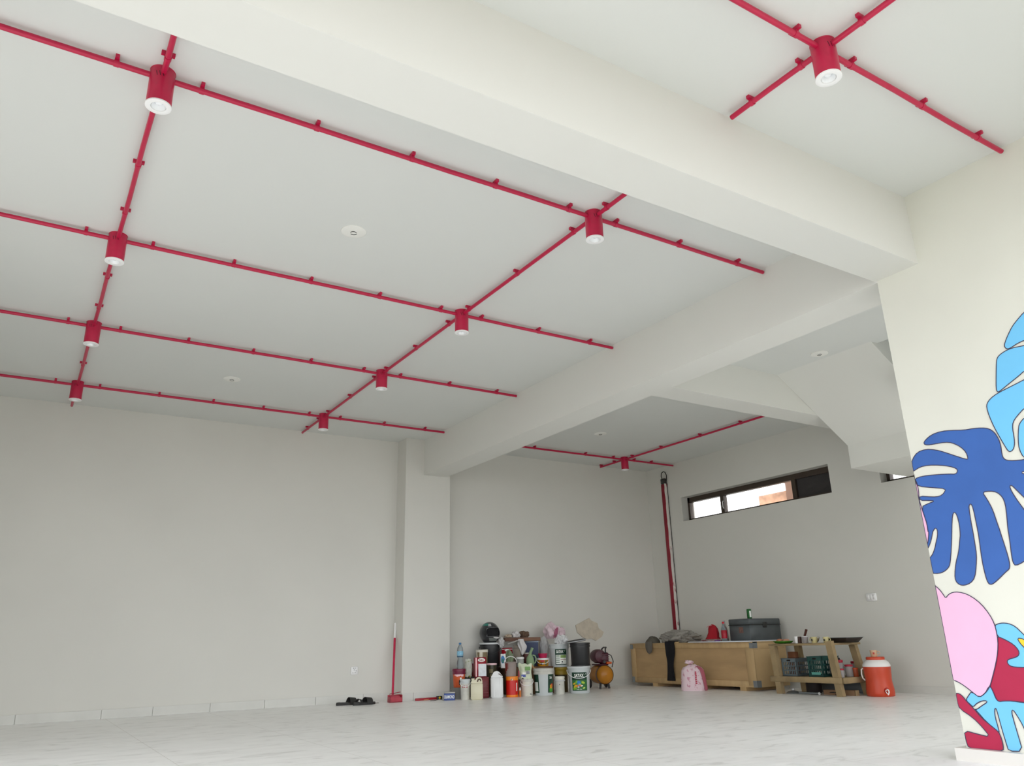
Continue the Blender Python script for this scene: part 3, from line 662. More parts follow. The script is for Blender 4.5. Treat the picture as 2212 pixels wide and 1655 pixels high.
# helmet
t = thing('motorcycle_helmet', 'black and grey full-face motorcycle helmet on the black bucket', 'helmet', (Lh[0]-.003, 8.5, zs-.004), a-.5*0+.55)
HB = col('helmet_black', '#35373a', .22, var=.15, scale=7, coat=.5)
def shell(mb, sx, sy, sz, keep, nu=48, nv=32):
    vs = []; fs = []
    for j in range(nv+1):
        e = -pi/2*.62+(pi/2*1.62)*j/nv
        for i in range(nu):
            q = 2*pi*i/nu; x = sx*cos(e)*sin(q); y = -sy*cos(e)*cos(q); z = sz*sin(e)
            if z < 0: y -= .028*max(0, cos(q))*(-z/sz)**.7; x *= 1-.12*(-z/sz)
            vs.append((x, y, z))
    for j in range(nv):
        for i in range(nu):
            qc = ((i+.5)/nu*360+180) % 360-180; ec = -55.8+145.8*(j+.5)/nv
            if keep(qc, ec): k = (i+1) % nu; fs.append((j*nu+i, j*nu+k, (j+1)*nu+k, (j+1)*nu+i))
    mb.add(vs, fs, True); return mb
op = lambda q, e: abs(q) < 58-abs(e-4)*.5 and -14 < e < 26
M0 = .135
def raise_(o): o.location = (0, 0, .112); return o
o = raise_(shell(MB(), .116, .138, .132, lambda q, e: not op(q, e)).build('shell', t, HB))
md = o.modifiers.new('thickness', 'SOLIDIFY'); md.thickness = .008; md.offset = -1
raise_(shell(MB(), .103, .122, .12, lambda q, e: not op(q, e) or True).build('lining', t, col('helmet_lining', '#17171a', .9)))
raise_(shell(MB(), .1175, .1395, .1335, lambda q, e: -100 < q < -42 and 38 < e < 60).build('stripe', t, col('helmet_teal', '#1c7d6f', .35)))['label'] = 'teal green stripe'
raise_(shell(MB(), .1172, .1392, .1332, lambda q, e: -48 < q < 18 and -42 < e < -22).build('chin_graphic', t, col('helmet_grey', '#6f7472', .35)))['label'] = 'grey graphic on the chin bar'
raise_(shell(MB(), .1178, .1398, .1338, lambda q, e: 52 < abs(q) < 66 and -8 < e < 18).build('visor_hinge', t, CHAR))
raise_(shell(MB(), .1176, .1396, .1336, lambda q, e: -42 < q < -22 and 34 < e < 52).build('silver_patch', t, col('tin_silver')))['label'] = 'silver patch'
zc_ = zs+.05
o = MB().lathe([(.03, 0), (.034, .003), (.033, .008), (.001, .01)], 24)
t = thing('plastic_disc', 'small white plastic lid resting on the helmet\'s chin bar', 'lid', (0, 0, 0)); o.build('disc', t, WH)
p = at(*Z(648, 334), 'y', 8.34); t.location = (p.x, 8.335, p.z-.004); t.rotation_euler = (.25, 0, 0)
# grey plastic bag beside the helmet bucket
L, r, h, a = loc(690, 742, 335, 470, 8.36)
t = thing('plastic_bag', 'thin white and dark plastic bag hanging beside the helmet', 'bag', L, a)
THIN = mat('thin_white_plastic', '#d4d4d4', .3, trans=.25, ior=1.1, var=.05); blob(MB(), (.034, .03, h/2), 11, .3, 4).build('bag', t, THIN)
# big brown carton behind the front row
L, r, h, a = loc(722, 1314, 700, 1040, 8.36, 0); zk = h
t = thing('carton', 'brown carton behind the front cans holding pails and rags', 'box', L, 0)
MB().box((-.277, -.2, 0), (.277, .2, h), bev=.004).build('box', t, col('cardboard', '#6b4f3a', .85, var=.1))
MB().box((-.028, -.2008, 0), (.028, -.2, h)).build('packing_tape', t, col('tape_brown', '#80603f', .4))
# olive tin
L, r, h, a = loc(532, 658, 664, 1040, 8.22, 0)
t = thing('paint_pail', 'dark olive tin with pinkish lid behind the white jerry can', 'pail', L, a, GP2)
bucket(t, .058, .058, h, mat('olive_print', '#3d3a28', .35, var=.2, scale=25), None, col('paint_pink'), rimh=.02)
g = MB().use(col('gold_emblem', '#7d7350', .4)); rf = lambda z: .058; patch(g, rf, -.03, .015, h*.72, h*.84, .001); patch(g, rf, -.02, .02, h*.6, h*.68, .001); g.build('emblem', t)
# red and orange tin, with clear pail on top
L, r, h, a = loc(772, 930, 826, 1060, 7.96, 0); zr = h
t = thing('paint_tin', 'bright red paint tin with orange bands on the floor', 'tin', L, a, GP2)
RT_ = r*.98; MB().lathe([(RT_, 0), (RT_, h)], 32).build('body', t, col('tin_red', '#c3170f', .3, var=.04))
for k0, k1 in ((0, .13), (.82, 1)): MB().lathe([(RT_+.0008, h*k0+.002), (RT_+.0012, h*k0+.004), (RT_+.0012, h*k1-.004), (RT_+.0008, h*k1-.002)], 32, cap=False).build('orange_band', t, col('tin_orange', '#e5821a', .35))
MB().lathe([(RT_, h-.002), (RT_*1.02, h), (RT_*1.02, h+.005), (RT_*.93, h+.005), (RT_*.9, h+.001), (.001, h+.001)], 32, cap=False).build('rim', t, col('tin_orange')); zr += .005
g = MB().use(LW); patch(g, lambda z: RT_, .05, .064, h*.3, h*.7, .001, n=3); g.add([(.012*cos(q), -RT_-.0012, h*.86+.012*sin(q)) for q in [pi/5*i*2*2 for i in range(5)]], [(0, 1, 2, 3, 4)]); g.build('label_print', t)
L, r, h, a = loc(768, 900, 640, 824, 7.96, zr)
t = thing('plastic_pail', 'clear grey plastic pail with dried red paint on the red tin', 'pail', L, a)
bucket(t, .058, .066, h, mat('cloudy_plastic', '#a79a94', .35, trans=.25, ior=1.2, var=.12), None, None, 'up', WH, rimh=.012, liquid=col('red_brown_paint', '#7c2f2a', .5))
g = MB().use(col('red_brown_paint')); rf = tapered(.058, .066, h)
for x0, x1, z0 in ((-.085, -.06, .03), (-.06, -.045, .06), (-.04, -.03, .08)): patch(g, rf, x0, x1, z0, h*.97, .001, n=4)
g.build('paint_drips', t)['label'] = 'dried red brown paint drips'
# caulk tube
L, r, h, a = loc(936, 966, 945, 1052, 7.88, 0)
t = thing('glue_tube', 'small orange glue tube standing between red tin and white pail', 'tube', L, a)
MB().lathe([(.011, 0), (.0125, .05), (.0125, .07)], 14).build('body', t, col('tube_orange', '#c8702a', .4)); MB().lathe([(.011, .07), (.008, .078), (.005, .1)], 14).build('nozzle', t, WH)
# spattered white pail with printed sack on top
L, r, h, a = loc(962, 1110, 862, 1052, 7.95, 0); zp_ = h
t = thing('paint_pail', 'spattered white pail with its handle down, under the printed sack', 'pail', L, a, GP2)
bucket(t, .066, .069, h, mat('spattered', '#d6d4c8', .5, col2='#4a4c50', thr=.64, scale=13), PAILD, PAILD, 'down', WH, rimh=.02)
L, r, h, a = loc(930, 1100, 662, 866, 7.95, zp_+.0115)
t = thing('filler_sack', 'pale green and white printed sack standing on a spattered pail', 'sack', L, a)
g = MB().use(mat('sack_print', '#cfd8bd', .6, var=.06, scale=6)); pouch(g, r*.95, h, .035, 5.2, .02).build('sack', t)
g = MB()
for c, x0, x1, z0, z1 in (('#5560a8', -.045, .005, .1, .27), ('#6f9a58', .0, .06, .55, .8), ('#b84350', -.078, -.066, .1, .55), ('#8b8f96', .01, .05, .3, .5), ('#f0f0ec', -.03, .03, .3, .42)):
    g.use(col('sackp'+c, c, .6)).box((x0, -.0405, h*z0), (x1, -.036, h*z1))
g.build('printed_marks', t)
# detergent pouch, green bag, red tin, jar on the carton
zk_ = zk+.001
L, r, h, a = loc(706, 772, 540, 705, 8.22, zk_)
t = thing('detergent_pouch', 'white detergent pouch with blue oval mark beside the red tin', 'pouch', L, a)
pouch(MB().use(MILK), r, h, .02, 8.1, .01).build('pouch', t)
g = MB().use(col('pouch_blue', '#2d6fb0', .4)).prism([(.022*cos(q), .042*sin(q)) for q in [2*pi*i/24 for i in range(24)]], .002, Tm(-.004, -.0245, h*.6)); g.use(col('pouch_teal', '#1e6d5f', .4)).prism([(.014*cos(q), .024*sin(q)) for q in [2*pi*i/20 for i in range(20)]], .002, Tm(-.004, -.0255, h*.52)); g.build('oval_print', t)
L, r, h, a = loc(722, 858, 462, 700, 8.5, zk_)
t = thing('solvent_tin', 'bright red rectangular tin standing behind the green plastic bag', 'tin', L, a)
MB().box((-r, -.04, 0), (r, .04, h), bev=.004).build('body', t, col('tin_bright', '#b5152a', .3, metal=.2)); MB().box((-r-.001, -.041, h-.02), (r+.001, .041, h-.014)).build('seam', t, col('tin_lid'))
MB().use(LW).prism([(.03*cos(q), .012*sin(q)) for q in [2*pi*i/20 for i in range(20)]], .002, Tm(0, -.0425, h*.86)).build('emblem', t)
L, r, h, a = loc(762, 868, 500, 705, 8.24, zk_)
GP_ = mat('green_film', '#93a585', .35, trans=.3, ior=1.1, var=.2, scale=9)
t = thing('plastic_bag', 'crumpled grey green plastic bag in front of the bright red tin', 'bag', L, a); blob(MB(), (r*1.05, .055, h/2), 21, .22, 4, 2.0).build('bag', t, GP_)
L, r, h, a = loc(902, 1004, 578, 705, 8.22, zk_)
t = thing('glass_jar', 'clear jar with white lid among the pails, centre of the pile', 'jar', L, a)
MB().lathe([(r*.85, 0), (r*.92, .01), (r*.92, h*.7), (r*.8, h*.82)], 24).build('body', t, mat('jar_contents', '#b9bdb6', .2, trans=.3, ior=1.2)); MB().lathe([(r*.98, h*.8), (r, h*.82), (r, h*.97), (r*.9, h)], 24).build('lid', t, WH)
L, r, h, a = loc(870, 962, 432, 700, 8.38, zk_)
t = thing('carton', 'small grey brown carton with a white cloth over its front', 'box', L, a)
MB().box((-r, -.045, 0), (r, .045, h), bev=.003).build('box', t, col('carton_grey', '#8b8174', .8, var=.08)); MB().box((-r-.001, -.046, h*.86), (r+.001, .046, h*.88)).build('packing_tape', t, DKG)
L, r, h, a = loc(985, 1080, 525, 700, 8.345, zk_)
t = thing('paint_pail', 'brown maroon pot next to the green plastic jug', 'pail', L, a, GP2); bucket(t, r*.85, r*.93, h, col('pot_brown', '#5f3431', .5, var=.1), PAILD, None, rimh=.012, liquid=col('red_brown_paint'))
# green jug
L, r, h, a = loc(1052, 1172, 485, 705, 8.12+.02, None)
L = (L[0], 8.22, zk_); L = (L[0], 8.2, zk_); t = thing('plastic_jug', 'translucent green plastic jug with long spout on the carton', 'jug', L, a)
GJ = mat('green_translucent', '#a9c79b', .3, trans=.35, ior=1.15, var=.1)
MB().lathe([(.042, 0), (.048, .01), (.05, .06), (.042, .1), (.026, .125), (.02, .14)], 24).build('body', t, GJ)
MB().tube([(0, 0, .125), (.008, -.004, .165), (.022, -.008, .19), (.03, -.01, .215)], [.02, .016, .015, .018], 14).build('spout', t, GJ)
MB().tube([(.03, 0, .13), (.058, 0, .125), (.072, 0, .09), (.062, 0, .05), (.044, 0, .035)], .008, 10).build('handle', t, GJ)
# yellow orange tin with pink cup
L, r, h, a = loc(1160, 1316, 600, 712, 8.26, zk_)
t = thing('paint_tin', 'yellow orange paint tin with white handle, holding a pink cup', 'tin', L, a, GP2)
bucket(t, r*.88, r*.9, h, mat('yellow_print', '#c98a1c', .4, var=.12, scale=9), WH, WH, 'down', WH, rimh=.014)
g = MB(); rf = lambda z: r*.89
g.use(col('label_red', '#b3242c', .5)); patch(g, rf, -.03, .02, h*.55, h*.82, .001); g.use(BLK); patch(g, rf, -.03, .01, h*.2, h*.5, .001); g.use(LW); patch(g, rf, -.01, .01, h*.25, h*.42, .0016); g.use(col('label_olive', '#6f6a3c', .5)); patch(g, rf, .025, .06, h*.1, h*.8, .001); g.build('label_print', t)
zc2 = zk_+h+.007
L, r, h, a = loc(1176, 1296, 535, 590, 8.26, zc2)
t = thing('plastic_cup', 'crimson pink plastic cup on the yellow orange tin', 'cup', L, a); MB().lathe([(r*.72, 0), (r*.8, .002), (r*.98, h), (r*.93, h), (r*.76, .006), (.001, .005)], 24, cap=False).lathe([(r*.72, 0), (.001, 0)], 24, cap=False).build('body', t, col('cup_pink', '#bb2452', .4)); MB().lathe([(r*.96, h-.005), (r*1.02, h-.004), (r*1.02, h+.001), (r*.96, h+.001)], 24, cap=False).build('rim', t, col('cup_pink'))
# navy bin
L, r, h, a = loc(1018, 1186, 378, 700, 8.46, zk_)
t = thing('plastic_bin', 'navy blue plastic bin with pale rim under the brown plank', 'bin', L, a); zn = zk_+h
b = MB(); w = r*.92; w2 = r*.99
b.add([(-w, -.05, 0), (w, -.05, 0), (w, .05, 0), (-w, .05, 0), (-w2, -.06, h), (w2, -.06, h), (w2, .06, h), (-w2, .06, h)], [(3, 2, 1, 0), (4, 5, 6, 7), (0, 1, 5, 4), (1, 2, 6, 5), (2, 3, 7, 6), (3, 0, 4, 7)]).build('body', t, col('navy', '#27365a', .45, var=.05))
MB().box((-w2-.004, -.064, h-.016), (w2+.004, .064, h), bev=.003).build('rim', t, col('bin_rim', '#8f9db0', .45))
# white crinkled bag below the pink sack
L, r, h, a = loc(1192, 1320, 345, 700, 8.47, zk_)
t = thing('plastic_bag', 'tall crinkled white translucent bag under the pink cloth', 'bag', L, a); blob(MB(), (r, .06, h/2), 31, .16, 5, 2.6).build('bag', t, THIN); zb3 = zk_+h
# plank with rags
p0 = at(*Z(752, 400), 'y', 8.44); p1 = at(*Z(1135, 345), 'y', 8.5)
t = thing('brown_plank', 'brown board lying across the bins, with rags on it', 'board', ((p0.x+p1.x)/2, 8.47, zn+.002), -.1)
Lp = (p1-p0).length/2; MB().box((-Lp, -.09, 0), (Lp, .09, .042), bev=.004).build('board', t, col('brown_card', '#6b4e41', .85, var=.12, scale=12)); zt = zn+.045
MB().box((-.02, -.0915, .005), (Lp*.98, -.09, .037)).build('paper_wrap', t, col('brown_card2', '#7a5a49', .85, var=.1))
def cloth(name, label, cat, box, Y, m, seed, amp=.3, z0=None, dy=.06, sub=4, freq=2.2):
    L, r, h, a = loc(*box, Y, z0); t = thing(name, label, cat, L, a); blob(MB(), (r, dy, h/2/(1+amp*.15)), seed, amp, sub, freq, .8).build('fabric' if cat in ('cloth', 'rag', 'sack') else 'film', t, m); return t
cloth('rag', 'beige crumpled cloth at the left end of the brown board', 'rag', (756, 848, 288, 352), 8.46, mat('cloth_beige', '#bfae9a', .9, var=.1), 41, z0=zt)
cloth('rag', 'white crumpled cloth on the brown board', 'rag', (842, 950, 242, 345), 8.47, mat('cloth_white', '#cfcccc', .9, var=.04), 43, z0=zt)
cloth('rag', 'dark brown crumpled rag on the brown board', 'rag', (935, 1062, 240, 320), 8.49, mat('cloth_brown', '#6a5545', .9, var=.15), 47, z0=zt, amp=.4)
# hanging white towel and paper
L, r, h, a = loc(920, 1030, 352, 552, 8.3)
t = thing('towel', 'white towel hanging down in a pointed fold from the brown board', 'towel', L, a)
def tw(i, j):
    x = (i-.5)*2; wdt = r*(.45+.6*sin(min(1, (1-j)*1.25+.0)*pi*.75+.35)) if j < .75 else r*(.95-.4*(j-.75)/.25)
    wdt = r*(.12+1.0*(j/.55)**.8) if j < .55 else r*(1.12-.5*(j-.55)/.45)
    return (x*wdt*.9+.012*sin(j*5), -.015*cos(x*2)+.012*noise.noise((x*2.5, j*2, 3)), j*h)
sheet(MB(), 20, 24, tw, thick=.006).build('fabric', t, mat('cloth_white'))
t = thing('paper_sheet', 'crumpled white paper tucked under the brown board', 'paper', at(*Z(800, 440), 'y', 8.3), -.5)
sheet(MB(), 16, 6, lambda i, j: ((i-.0)*.14, -.01+.16*j, .022+i*.035+.012*j+.006*noise.noise((i*7, j*3, 1))), thick=.0015).build('sheet', t, mat('cloth_white'))
# wooden brush handle
p = at(*Z(1140, 735), 'y', 8.08); q = at(*Z(1104, 668), 'y', 8.08)
t = thing('brush', 'wooden brush handle sticking up between sack and big pail', 'brush', p)
MB().tube([(0, 0, -.02), (0, .01, 0), (q.x-p.x, .03, q.z-p.z)], [.008, .009, .011], 10).build('handle', t, col('pale_wood', '#b98e5f', .6)); MB().box((-.012, -.006, -.055), (.012, .008, -.02), bev=.003).build('bristles', t, CHAR)
# big pail
L, r, h, a = loc(1112, 1384, 722, 1046, 7.93, 0)
t = thing('paint_pail', 'large plain grey white lidded pail, fronting the middle of the pile', 'pail', L, a, GP2)
R0, R1 = r*.8, r*.9; bucket(t, R0, R1, h-.007, PAIL, PAILD, PAILD, None, rimh=.055)
rf = tapered(R0, R1, h)
g = MB()
for ang, w in ((-1.02, .05), (1.0, .055)):
    g.use(GRN); patch(g, rf, -w, w, h*.1, h*.8, .001, ang)
    g.use(LW); patch(g, rf, -w*.72, w*.72, h*.16, h*.5, .0016, ang) if ang < 0 else None
g.use(LW); label_text(g, 'SA', .04, .03, rf, h*.66, .0016, .86)
for c, x, z, w in (('#d9a520', .92, .32, .02), ('#c8452a', 1.05, .36, .02), ('#4d9a3a', .95, .2, .03)): g.use(col('lp'+c, c, .5)); patch(g, rf, -w, w, h*(z-.07), h*(z+.07), .0018, x)
g.build('label', t)['label'] = 'green label wrapped to the sides'
# small cream pail
L, r, h, a = loc(1382, 1514, 830, 1022, 7.88, 0)
t = thing('paint_pail', 'small cream pail with peeling cover in front of the yellow one', 'pail', L, a, GP2); bucket(t, .055, .057, h, PAILD, col('off_white'), col('off_white'), rimh=.03)
MB().lathe([(.06, h-.03), (.066, h-.045), (.062, h-.028)], 20, cap=False).build('torn_film', t, THIN); g = MB().use(BLK); patch(g, lambda z: .057, -.004, .004, h*.55, h*.6, .001, n=2); g.build('paint_spot', t)
# yellow pail behind
L, r, h, a = loc(1380, 1562, 702, 1015, 8.2, 0)
t = thing('paint_pail', 'dark pail with yellow rim under the green labelled pail', 'pail', L, a, GP2); zy = h
bucket(t, r*.86, r*.9, h-.007, mat('dark_brown_plastic', '#4a3d1e', .45, var=.2), col('yellow_plastic', '#a88c2c', .45, var=.08), col('yellow_plastic'), rimh=.08)
# labelled pails
def ticks(g, rf, x0, x1, z0, z1, n, lift, ang):
    rn = random.Random(n)
    for i in range(n):
        x = x0+(x1-x0)*i/n; patch(g, rf, x, x+(x1-x0)/n*.62, z0, z1+(z1-z0)*rn.choice((0, 0, .5)), lift, ang, 1)
def labelled(t, R0, R1, h, x0, x1, ang, kind):
    rf = tapered(R0, R1, h); g = MB(); w = (x1-x0)/2; A_ = ang
    g.use(GRN); patch(g, rf, x0, x1, h*.1, h*.78, .001, A_)
    g.use(LW); label_text(g, 'SATAX', w*1.2, h*.13, rf, h*(.67 if kind else .66), .002, A_, .035)
    P = [(-.006, 0), (-.002, -.008), (.012, .016), (.009, .017), (-.002, -.001), (-.004, .002)]; g.add(wrap([(x+w*.82, y) for x, y in P], rf, h*.7, .002, A_), [(0, 1, 2, 3, 4, 5)])
    if kind:
        g.use(LW); patch(g, rf, x0+.008, x1-.006, h*.13, h*.53, .0015, A_)
        for k in range(4):
            g.use(col('lp_green', '#5c8452', .5) if k == 0 else col('lp_rule', '#9aa79a', .5)); patch(g, rf, x0+.012, -.006, h*(.46-k*.09), h*(.50-k*.09), .002, A_)
        g.use(col('lp_leaf', '#86a45c', .5)); patch(g, rf, .004, x1-.01, h*.4, h*.52, .002, A_)
        g.use(col('lp_red', '#9b2733', .5)); patch(g, rf, .004, x1-.01, h*.315, h*.335, .002, A_)
        g.use(BLK); patch(g, rf, .018, .032, h*.2, h*.26, .002, A_, 3); patch(g, rf, .01, .04, h*.165, h*.18, .002, A_, 3)
        for k in range(4):
            g.use(GRN); ticks(g, rf, -.048, -.012, h*(.476-k*.09), h*(.486-k*.09), 9, .0024, A_)
    else:
        rnd = random.Random(4)
        g.use(col('lp_green2', '#2f6a35', .5)); patch(g, rf, x0+.004, x1-.004, h*.12, h*.5, .0014, A_)
        for c, x, z, q, s_ in (('#d8b52a', -.05, .26, .8, .02), ('#d8b52a', -.062, .36, .5, .014), ('#2c7fc4', -.012, .42, 0, .022), ('#45b0a8', .0, .34, .3, .018), ('#e2671e', -.03, .27, .2, .018), ('#e7772a', .012, .3, -.6, .017), ('#a6c63a', .046, .4, -.3, .018), ('#6fae3a', -.035, .42, 1, .016), ('#e9efe9', .03, .28, .2, .01), ('#1d5f9c', -.005, .25, .2, .012), ('#7db82f', -.055, .18, .3, .018), ('#b7d46a', .055, .2, .3, .013), ('#f0f0e8', -.012, .235, 0, .009)):
            E_ = [(x+s_*cos(a_)*1.3*cos(q)-s_*.7*sin(a_)*sin(q), s_*cos(a_)*1.3*sin(q)+s_*.7*sin(a_)*cos(q)) for a_ in [2*pi*i/14 for i in range(14)]]
            g.use(col('lp'+c, c, .5)); g.add(wrap(E_, rf, h*z, .0018+rnd.random()*.0012, A_), [list(range(14))])
        g.use(LW); ticks(g, rf, -.035, .0, h*.14, h*.165, 8, .003, A_); ticks(g, rf, .006, .03, h*.14, h*.165, 6, .003, A_)
    g.build('label', t)['label'] = 'dark green printed label with white lettering'
L, r, h, a = loc(1545, 1842, 692, 1018, 7.88, 0); zl = h
t = thing('paint_pail', 'grey white pail with bright flower label on the floor, handle down', 'pail', L, a, GP2)
R0, R1 = r*.84, r*.93; bucket(t, R0, R1, h-.007, PAIL, PAIL, col('lid_white_grey'), 'down', WH, rimh=.045); labelled(t, R0, R1, h, -.09, .1, -.0, 0)
L, r, h, a = loc(1312, 1576, 415, 702, 8.2, zy)
t = thing('paint_pail', 'grey white pail with green and white text label, stacked second high', 'pail', L, a, GP2)
R0, R1 = r*.84, r*.93; bucket(t, R0, R1, h, PAIL, PAIL, None, None, rimh=.05); labelled(t, R0, R1, h, -.06, .09, .08, 1)
MB().lathe([(R1*.97, h-.03), (.001, h-.03)], 24, cap=False).build('contents', t, THIN); zw = zy+h
L, r, h, a = loc(1578, 1836, 398, 692, 7.9, zl+.001)
t = thing('paint_pail', 'tall charcoal black bucket stacked on the flower labelled pail', 'pail', L, a, GP2)
bucket(t, r*.9, r*.95, h, CHAR, CHAR, None, None, rimh=.05, liquid=CHAR); MB().lathe([(r*.96, .0), (r*.96, h*.0+.012)], 32, cap=False).build('base_ring', t, CHAR)
zq = zl+h
t = thing('pail_lid', 'black round lid tilted on top of the charcoal bucket', 'lid', (L[0]-.035, 7.93, zq+.022), a, rot=(.05, -.13, a))
MB().lathe([(.118, -.012), (.124, -.008), (.124, .006), (.112, .009), (.108, .004), (.001, .004)], 32, cap=False).lathe([(.118, -.012), (.001, -.004)], 32, cap=False).build('disc', t, CHAR)
MB().lathe([(.125, -.006), (.1262, -.004), (.1262, .001), (.125, .003)], 32, cap=False).build('edge_band', t, col('bin_rim2', '#a9adb0', .4))
# pink cloth sack, white bags
PKC = mat('sack_pink', '#d9c3cb', .8, col2='#b56a80', thr=.62, scale=2.4); L, r, h, a = loc(1232, 1492, 180, 400, 8.42, None)
t = thing('sack', 'crumpled pink and white woven sack heaped on top of the pile', 'sack', (L[0], 8.42, zb3-.004), a); blob(blob(MB(), (r*.8, .09, h*.5), 52, .45, 5, 1.1, .75), (r*.5, .07, h*.38), 58, .5, 4, 1.4, .75, Tm(r*.5, -.01, .0, ry=.3)).build('fabric', t, PKC)
blob(MB(), (.02, .02, .055), 61, .4, 4, 2, None, Tm(0, 0, 0, ry=.35)).build('red_fold', t, mat('fold_red', '#a8607a', .8, var=.2)).location = (.02, -.09, .015)
L, r, h, a = loc(1384, 1560, 296, 420, 8.2, None)
t = thing('plastic_bag', 'white knotted plastic bag spilling from the text labelled pail', 'bag', (L[0], 8.2, zw-.028), a); blob(MB(), (r*.95, .07, h*.62), 71, .32, 5, 2.3, .8).build('bag', t, mat('bag_white', '#d9dadb', .45, var=.04))
# rag-like beige sheet stuck on the wall
t = thing('plastic_sheet', 'crinkled beige plastic sheet stuck flat on the wall above the compressor', 'sheet', (0, 0, 0))
PO = [(1650, 180), (1760, 120), (1820, 88), (1850, 120), (1925, 155), (1940, 215), (2000, 265), (1985, 320), (1905, 375), (1850, 345), (1800, 355), (1740, 330), (1670, 270)]
PW = [at(*Z(x, y), 'y', YB-.012) for x, y in PO]; cxm = sum(p.x for p in PW)/len(PW); czm = sum(p.z for p in PW)/len(PW)
g = MB().use(mat('sheet_beige', '#c9bfae', .45, var=.09, scale=16, bump=.5)); vs = []; fs = []; nr = 8; n = len(PW)
for s_ in range(2):
    for k in range(nr+1):
        for p in PW:
            q = k/nr; x = cxm+(p.x-cxm)*q; z = czm+(p.z-czm)*q
            vs.append((x, YB-.014+s_*.01-(0 if s_ else .010*noise.noise((x*14, z*14, 2))+.006*noise.noise((x*40, z*40, 5))), z))
o_ = (nr+1)*n
for k in range(nr):
    for i in range(n):
        j = (i+1) % n; fs += [[k*n+i, k*n+j, (k+1)*n+j, (k+1)*n+i], [o_+k*n+j, o_+k*n+i, o_+(k+1)*n+i, o_+(k+1)*n+j]]
for i in range(n): j = (i+1) % n; fs.append([nr*n+i, nr*n+j, o_+nr*n+j, o_+nr*n+i])
g.add(vs, fs, True).build('film', t)
# compressor
L, r, h, a = loc(1850, 2075, 660, 935, 8.36, None)
t = thing('air_compressor', 'small air compressor with orange yellow tank and maroon motor', 'compressor', (L[0]+.01, 8.36, 0), a+.35)
OR = col('tank_orange', '#b5761f', .35, var=.06); MR = col('motor_maroon', '#4c1a28', .4, var=.1)
Mt = Tm(0, 0, .165, rx=pi/2); MB().lathe([(.001, -.2), (.06, -.19), (.1, -.165), (.112, -.13), (.112, .13), (.1, .165), (.06, .19), (.001, .2)], 32, Mt, cap=False).build('tank', t, OR)
MB().lathe([(.113, .1), (.115, .105), (.115, .14), (.113, .145)], 32, Mt, cap=False).build('tank_band', t, col('band_brown', '#6f5a55', .4))
for sx in (-1, 1): MB().tube([(sx*.05, -.1, .07), (sx*.06, -.11, .0)], .014, 10).build('foot', t, CHAR)
for sx in (-1, 1): MB().lathe([(.05, -.012), (.055, -.006), (.055, .006), (.05, .012)], 20, Tm(sx*.11, .14, .055, ry=pi/2)).build('wheel', t, CHAR)
MB().box((-.07, -.13, .275), (.06, .14, .29), bev=.004).build('mount_plate', t, MR)
MB().lathe([(.05, -.11), (.075, -.1), (.085, -.05), (.085, .06), (.07, .1), (.03, .11)], 24, Tm(-.03, 0, .385, rx=pi/2)).build('motor', t, MR)
MB().box((-.02, -.11, .29), (.075, .0, .43), bev=.01).build('pump_head', t, MR)
for k in range(4): MB().box((-.026, -.116, .32+k*.026), (.081, .004, .328+k*.026)).build('cooling_fin', t, MR)
MB().tube([(.03, -.12, .42), (.03, -.125, .475), (.05, -.1, .49), (.075, .06, .49), (.07, .1, .475), (.05, .11, .42)], .009, 10).build('handle', t, CHAR)
MB().tube([(.07, -.06, .42), (.125, -.07, .39), (.145, -.08, .32), (.12, -.09, .25)], .006, 8).build('hose', t, CHAR)
MB().box((.03, -.15, .29), (.1, -.09, .318), bev=.006).build('pressure_switch', t, col('switch_orange', '#c8571f', .4)); MB().lathe([(.018, 0), (.018, .012)], 16, Tm(.0, -.14, .32, rx=pi/2)).build('gauge', t, DKG)

# ---- things on the floor left of the pile
RU = mat('sandal_rubber', '#2d2c2b', .6, var=.15, scale=30)
def sandal(t, fl):
    n = 28; out = []
    for i in range(n):
        q = 2*pi*i/n; x = .135*cos(q); w = .047+.010*cos(q)-.004*cos(2*q); out.append((x, w*sin(q)))
    vs = [(x, y, 0) for x, y in out]+[(x*1.02, y*1.04, .012) for x, y in out]+[(x*.98, y*.97, .024+.006*(x < -.06)) for x, y in out]
    fs = [list(range(n-1, -1, -1)), [2*n+i for i in range(n)]]+[[k*n+i, k*n+(i+1) % n, (k+1)*n+(i+1) % n, (k+1)*n+i] for k in (0, 1) for i in range(n)]
    MB().add(vs, fs).build('sole', t, RU)
    def strap(x0, x1, hh):
        return lambda i, j: ((x0+(x1-x0)*j)+.01*sin(i*pi), -.056*cos(i*pi), .012+hh*sin(i*pi)*(1-.15*j))
    sheet(MB(), 14, 5, strap(-.0, .07, .062), thick=.005).build('strap', t, RU)
    if fl: sheet(MB(), 14, 4, strap(-.085, -.055, .05), thick=.005).build('heel_strap', t, RU)
p = at(742, 1523, 'z', 0); q = at(764, 1523, 'z', 0)
t = thing('sandal', 'black rubber sandal on the floor, left one with raised strap', 'sandal', (3.17, 8.40, 0), .1); sandal(t, 0)
t = thing('sandal', 'black rubber sandal on the floor, right one in front', 'sandal', (3.30, 8.27, 0), .2); sandal(t, 1)
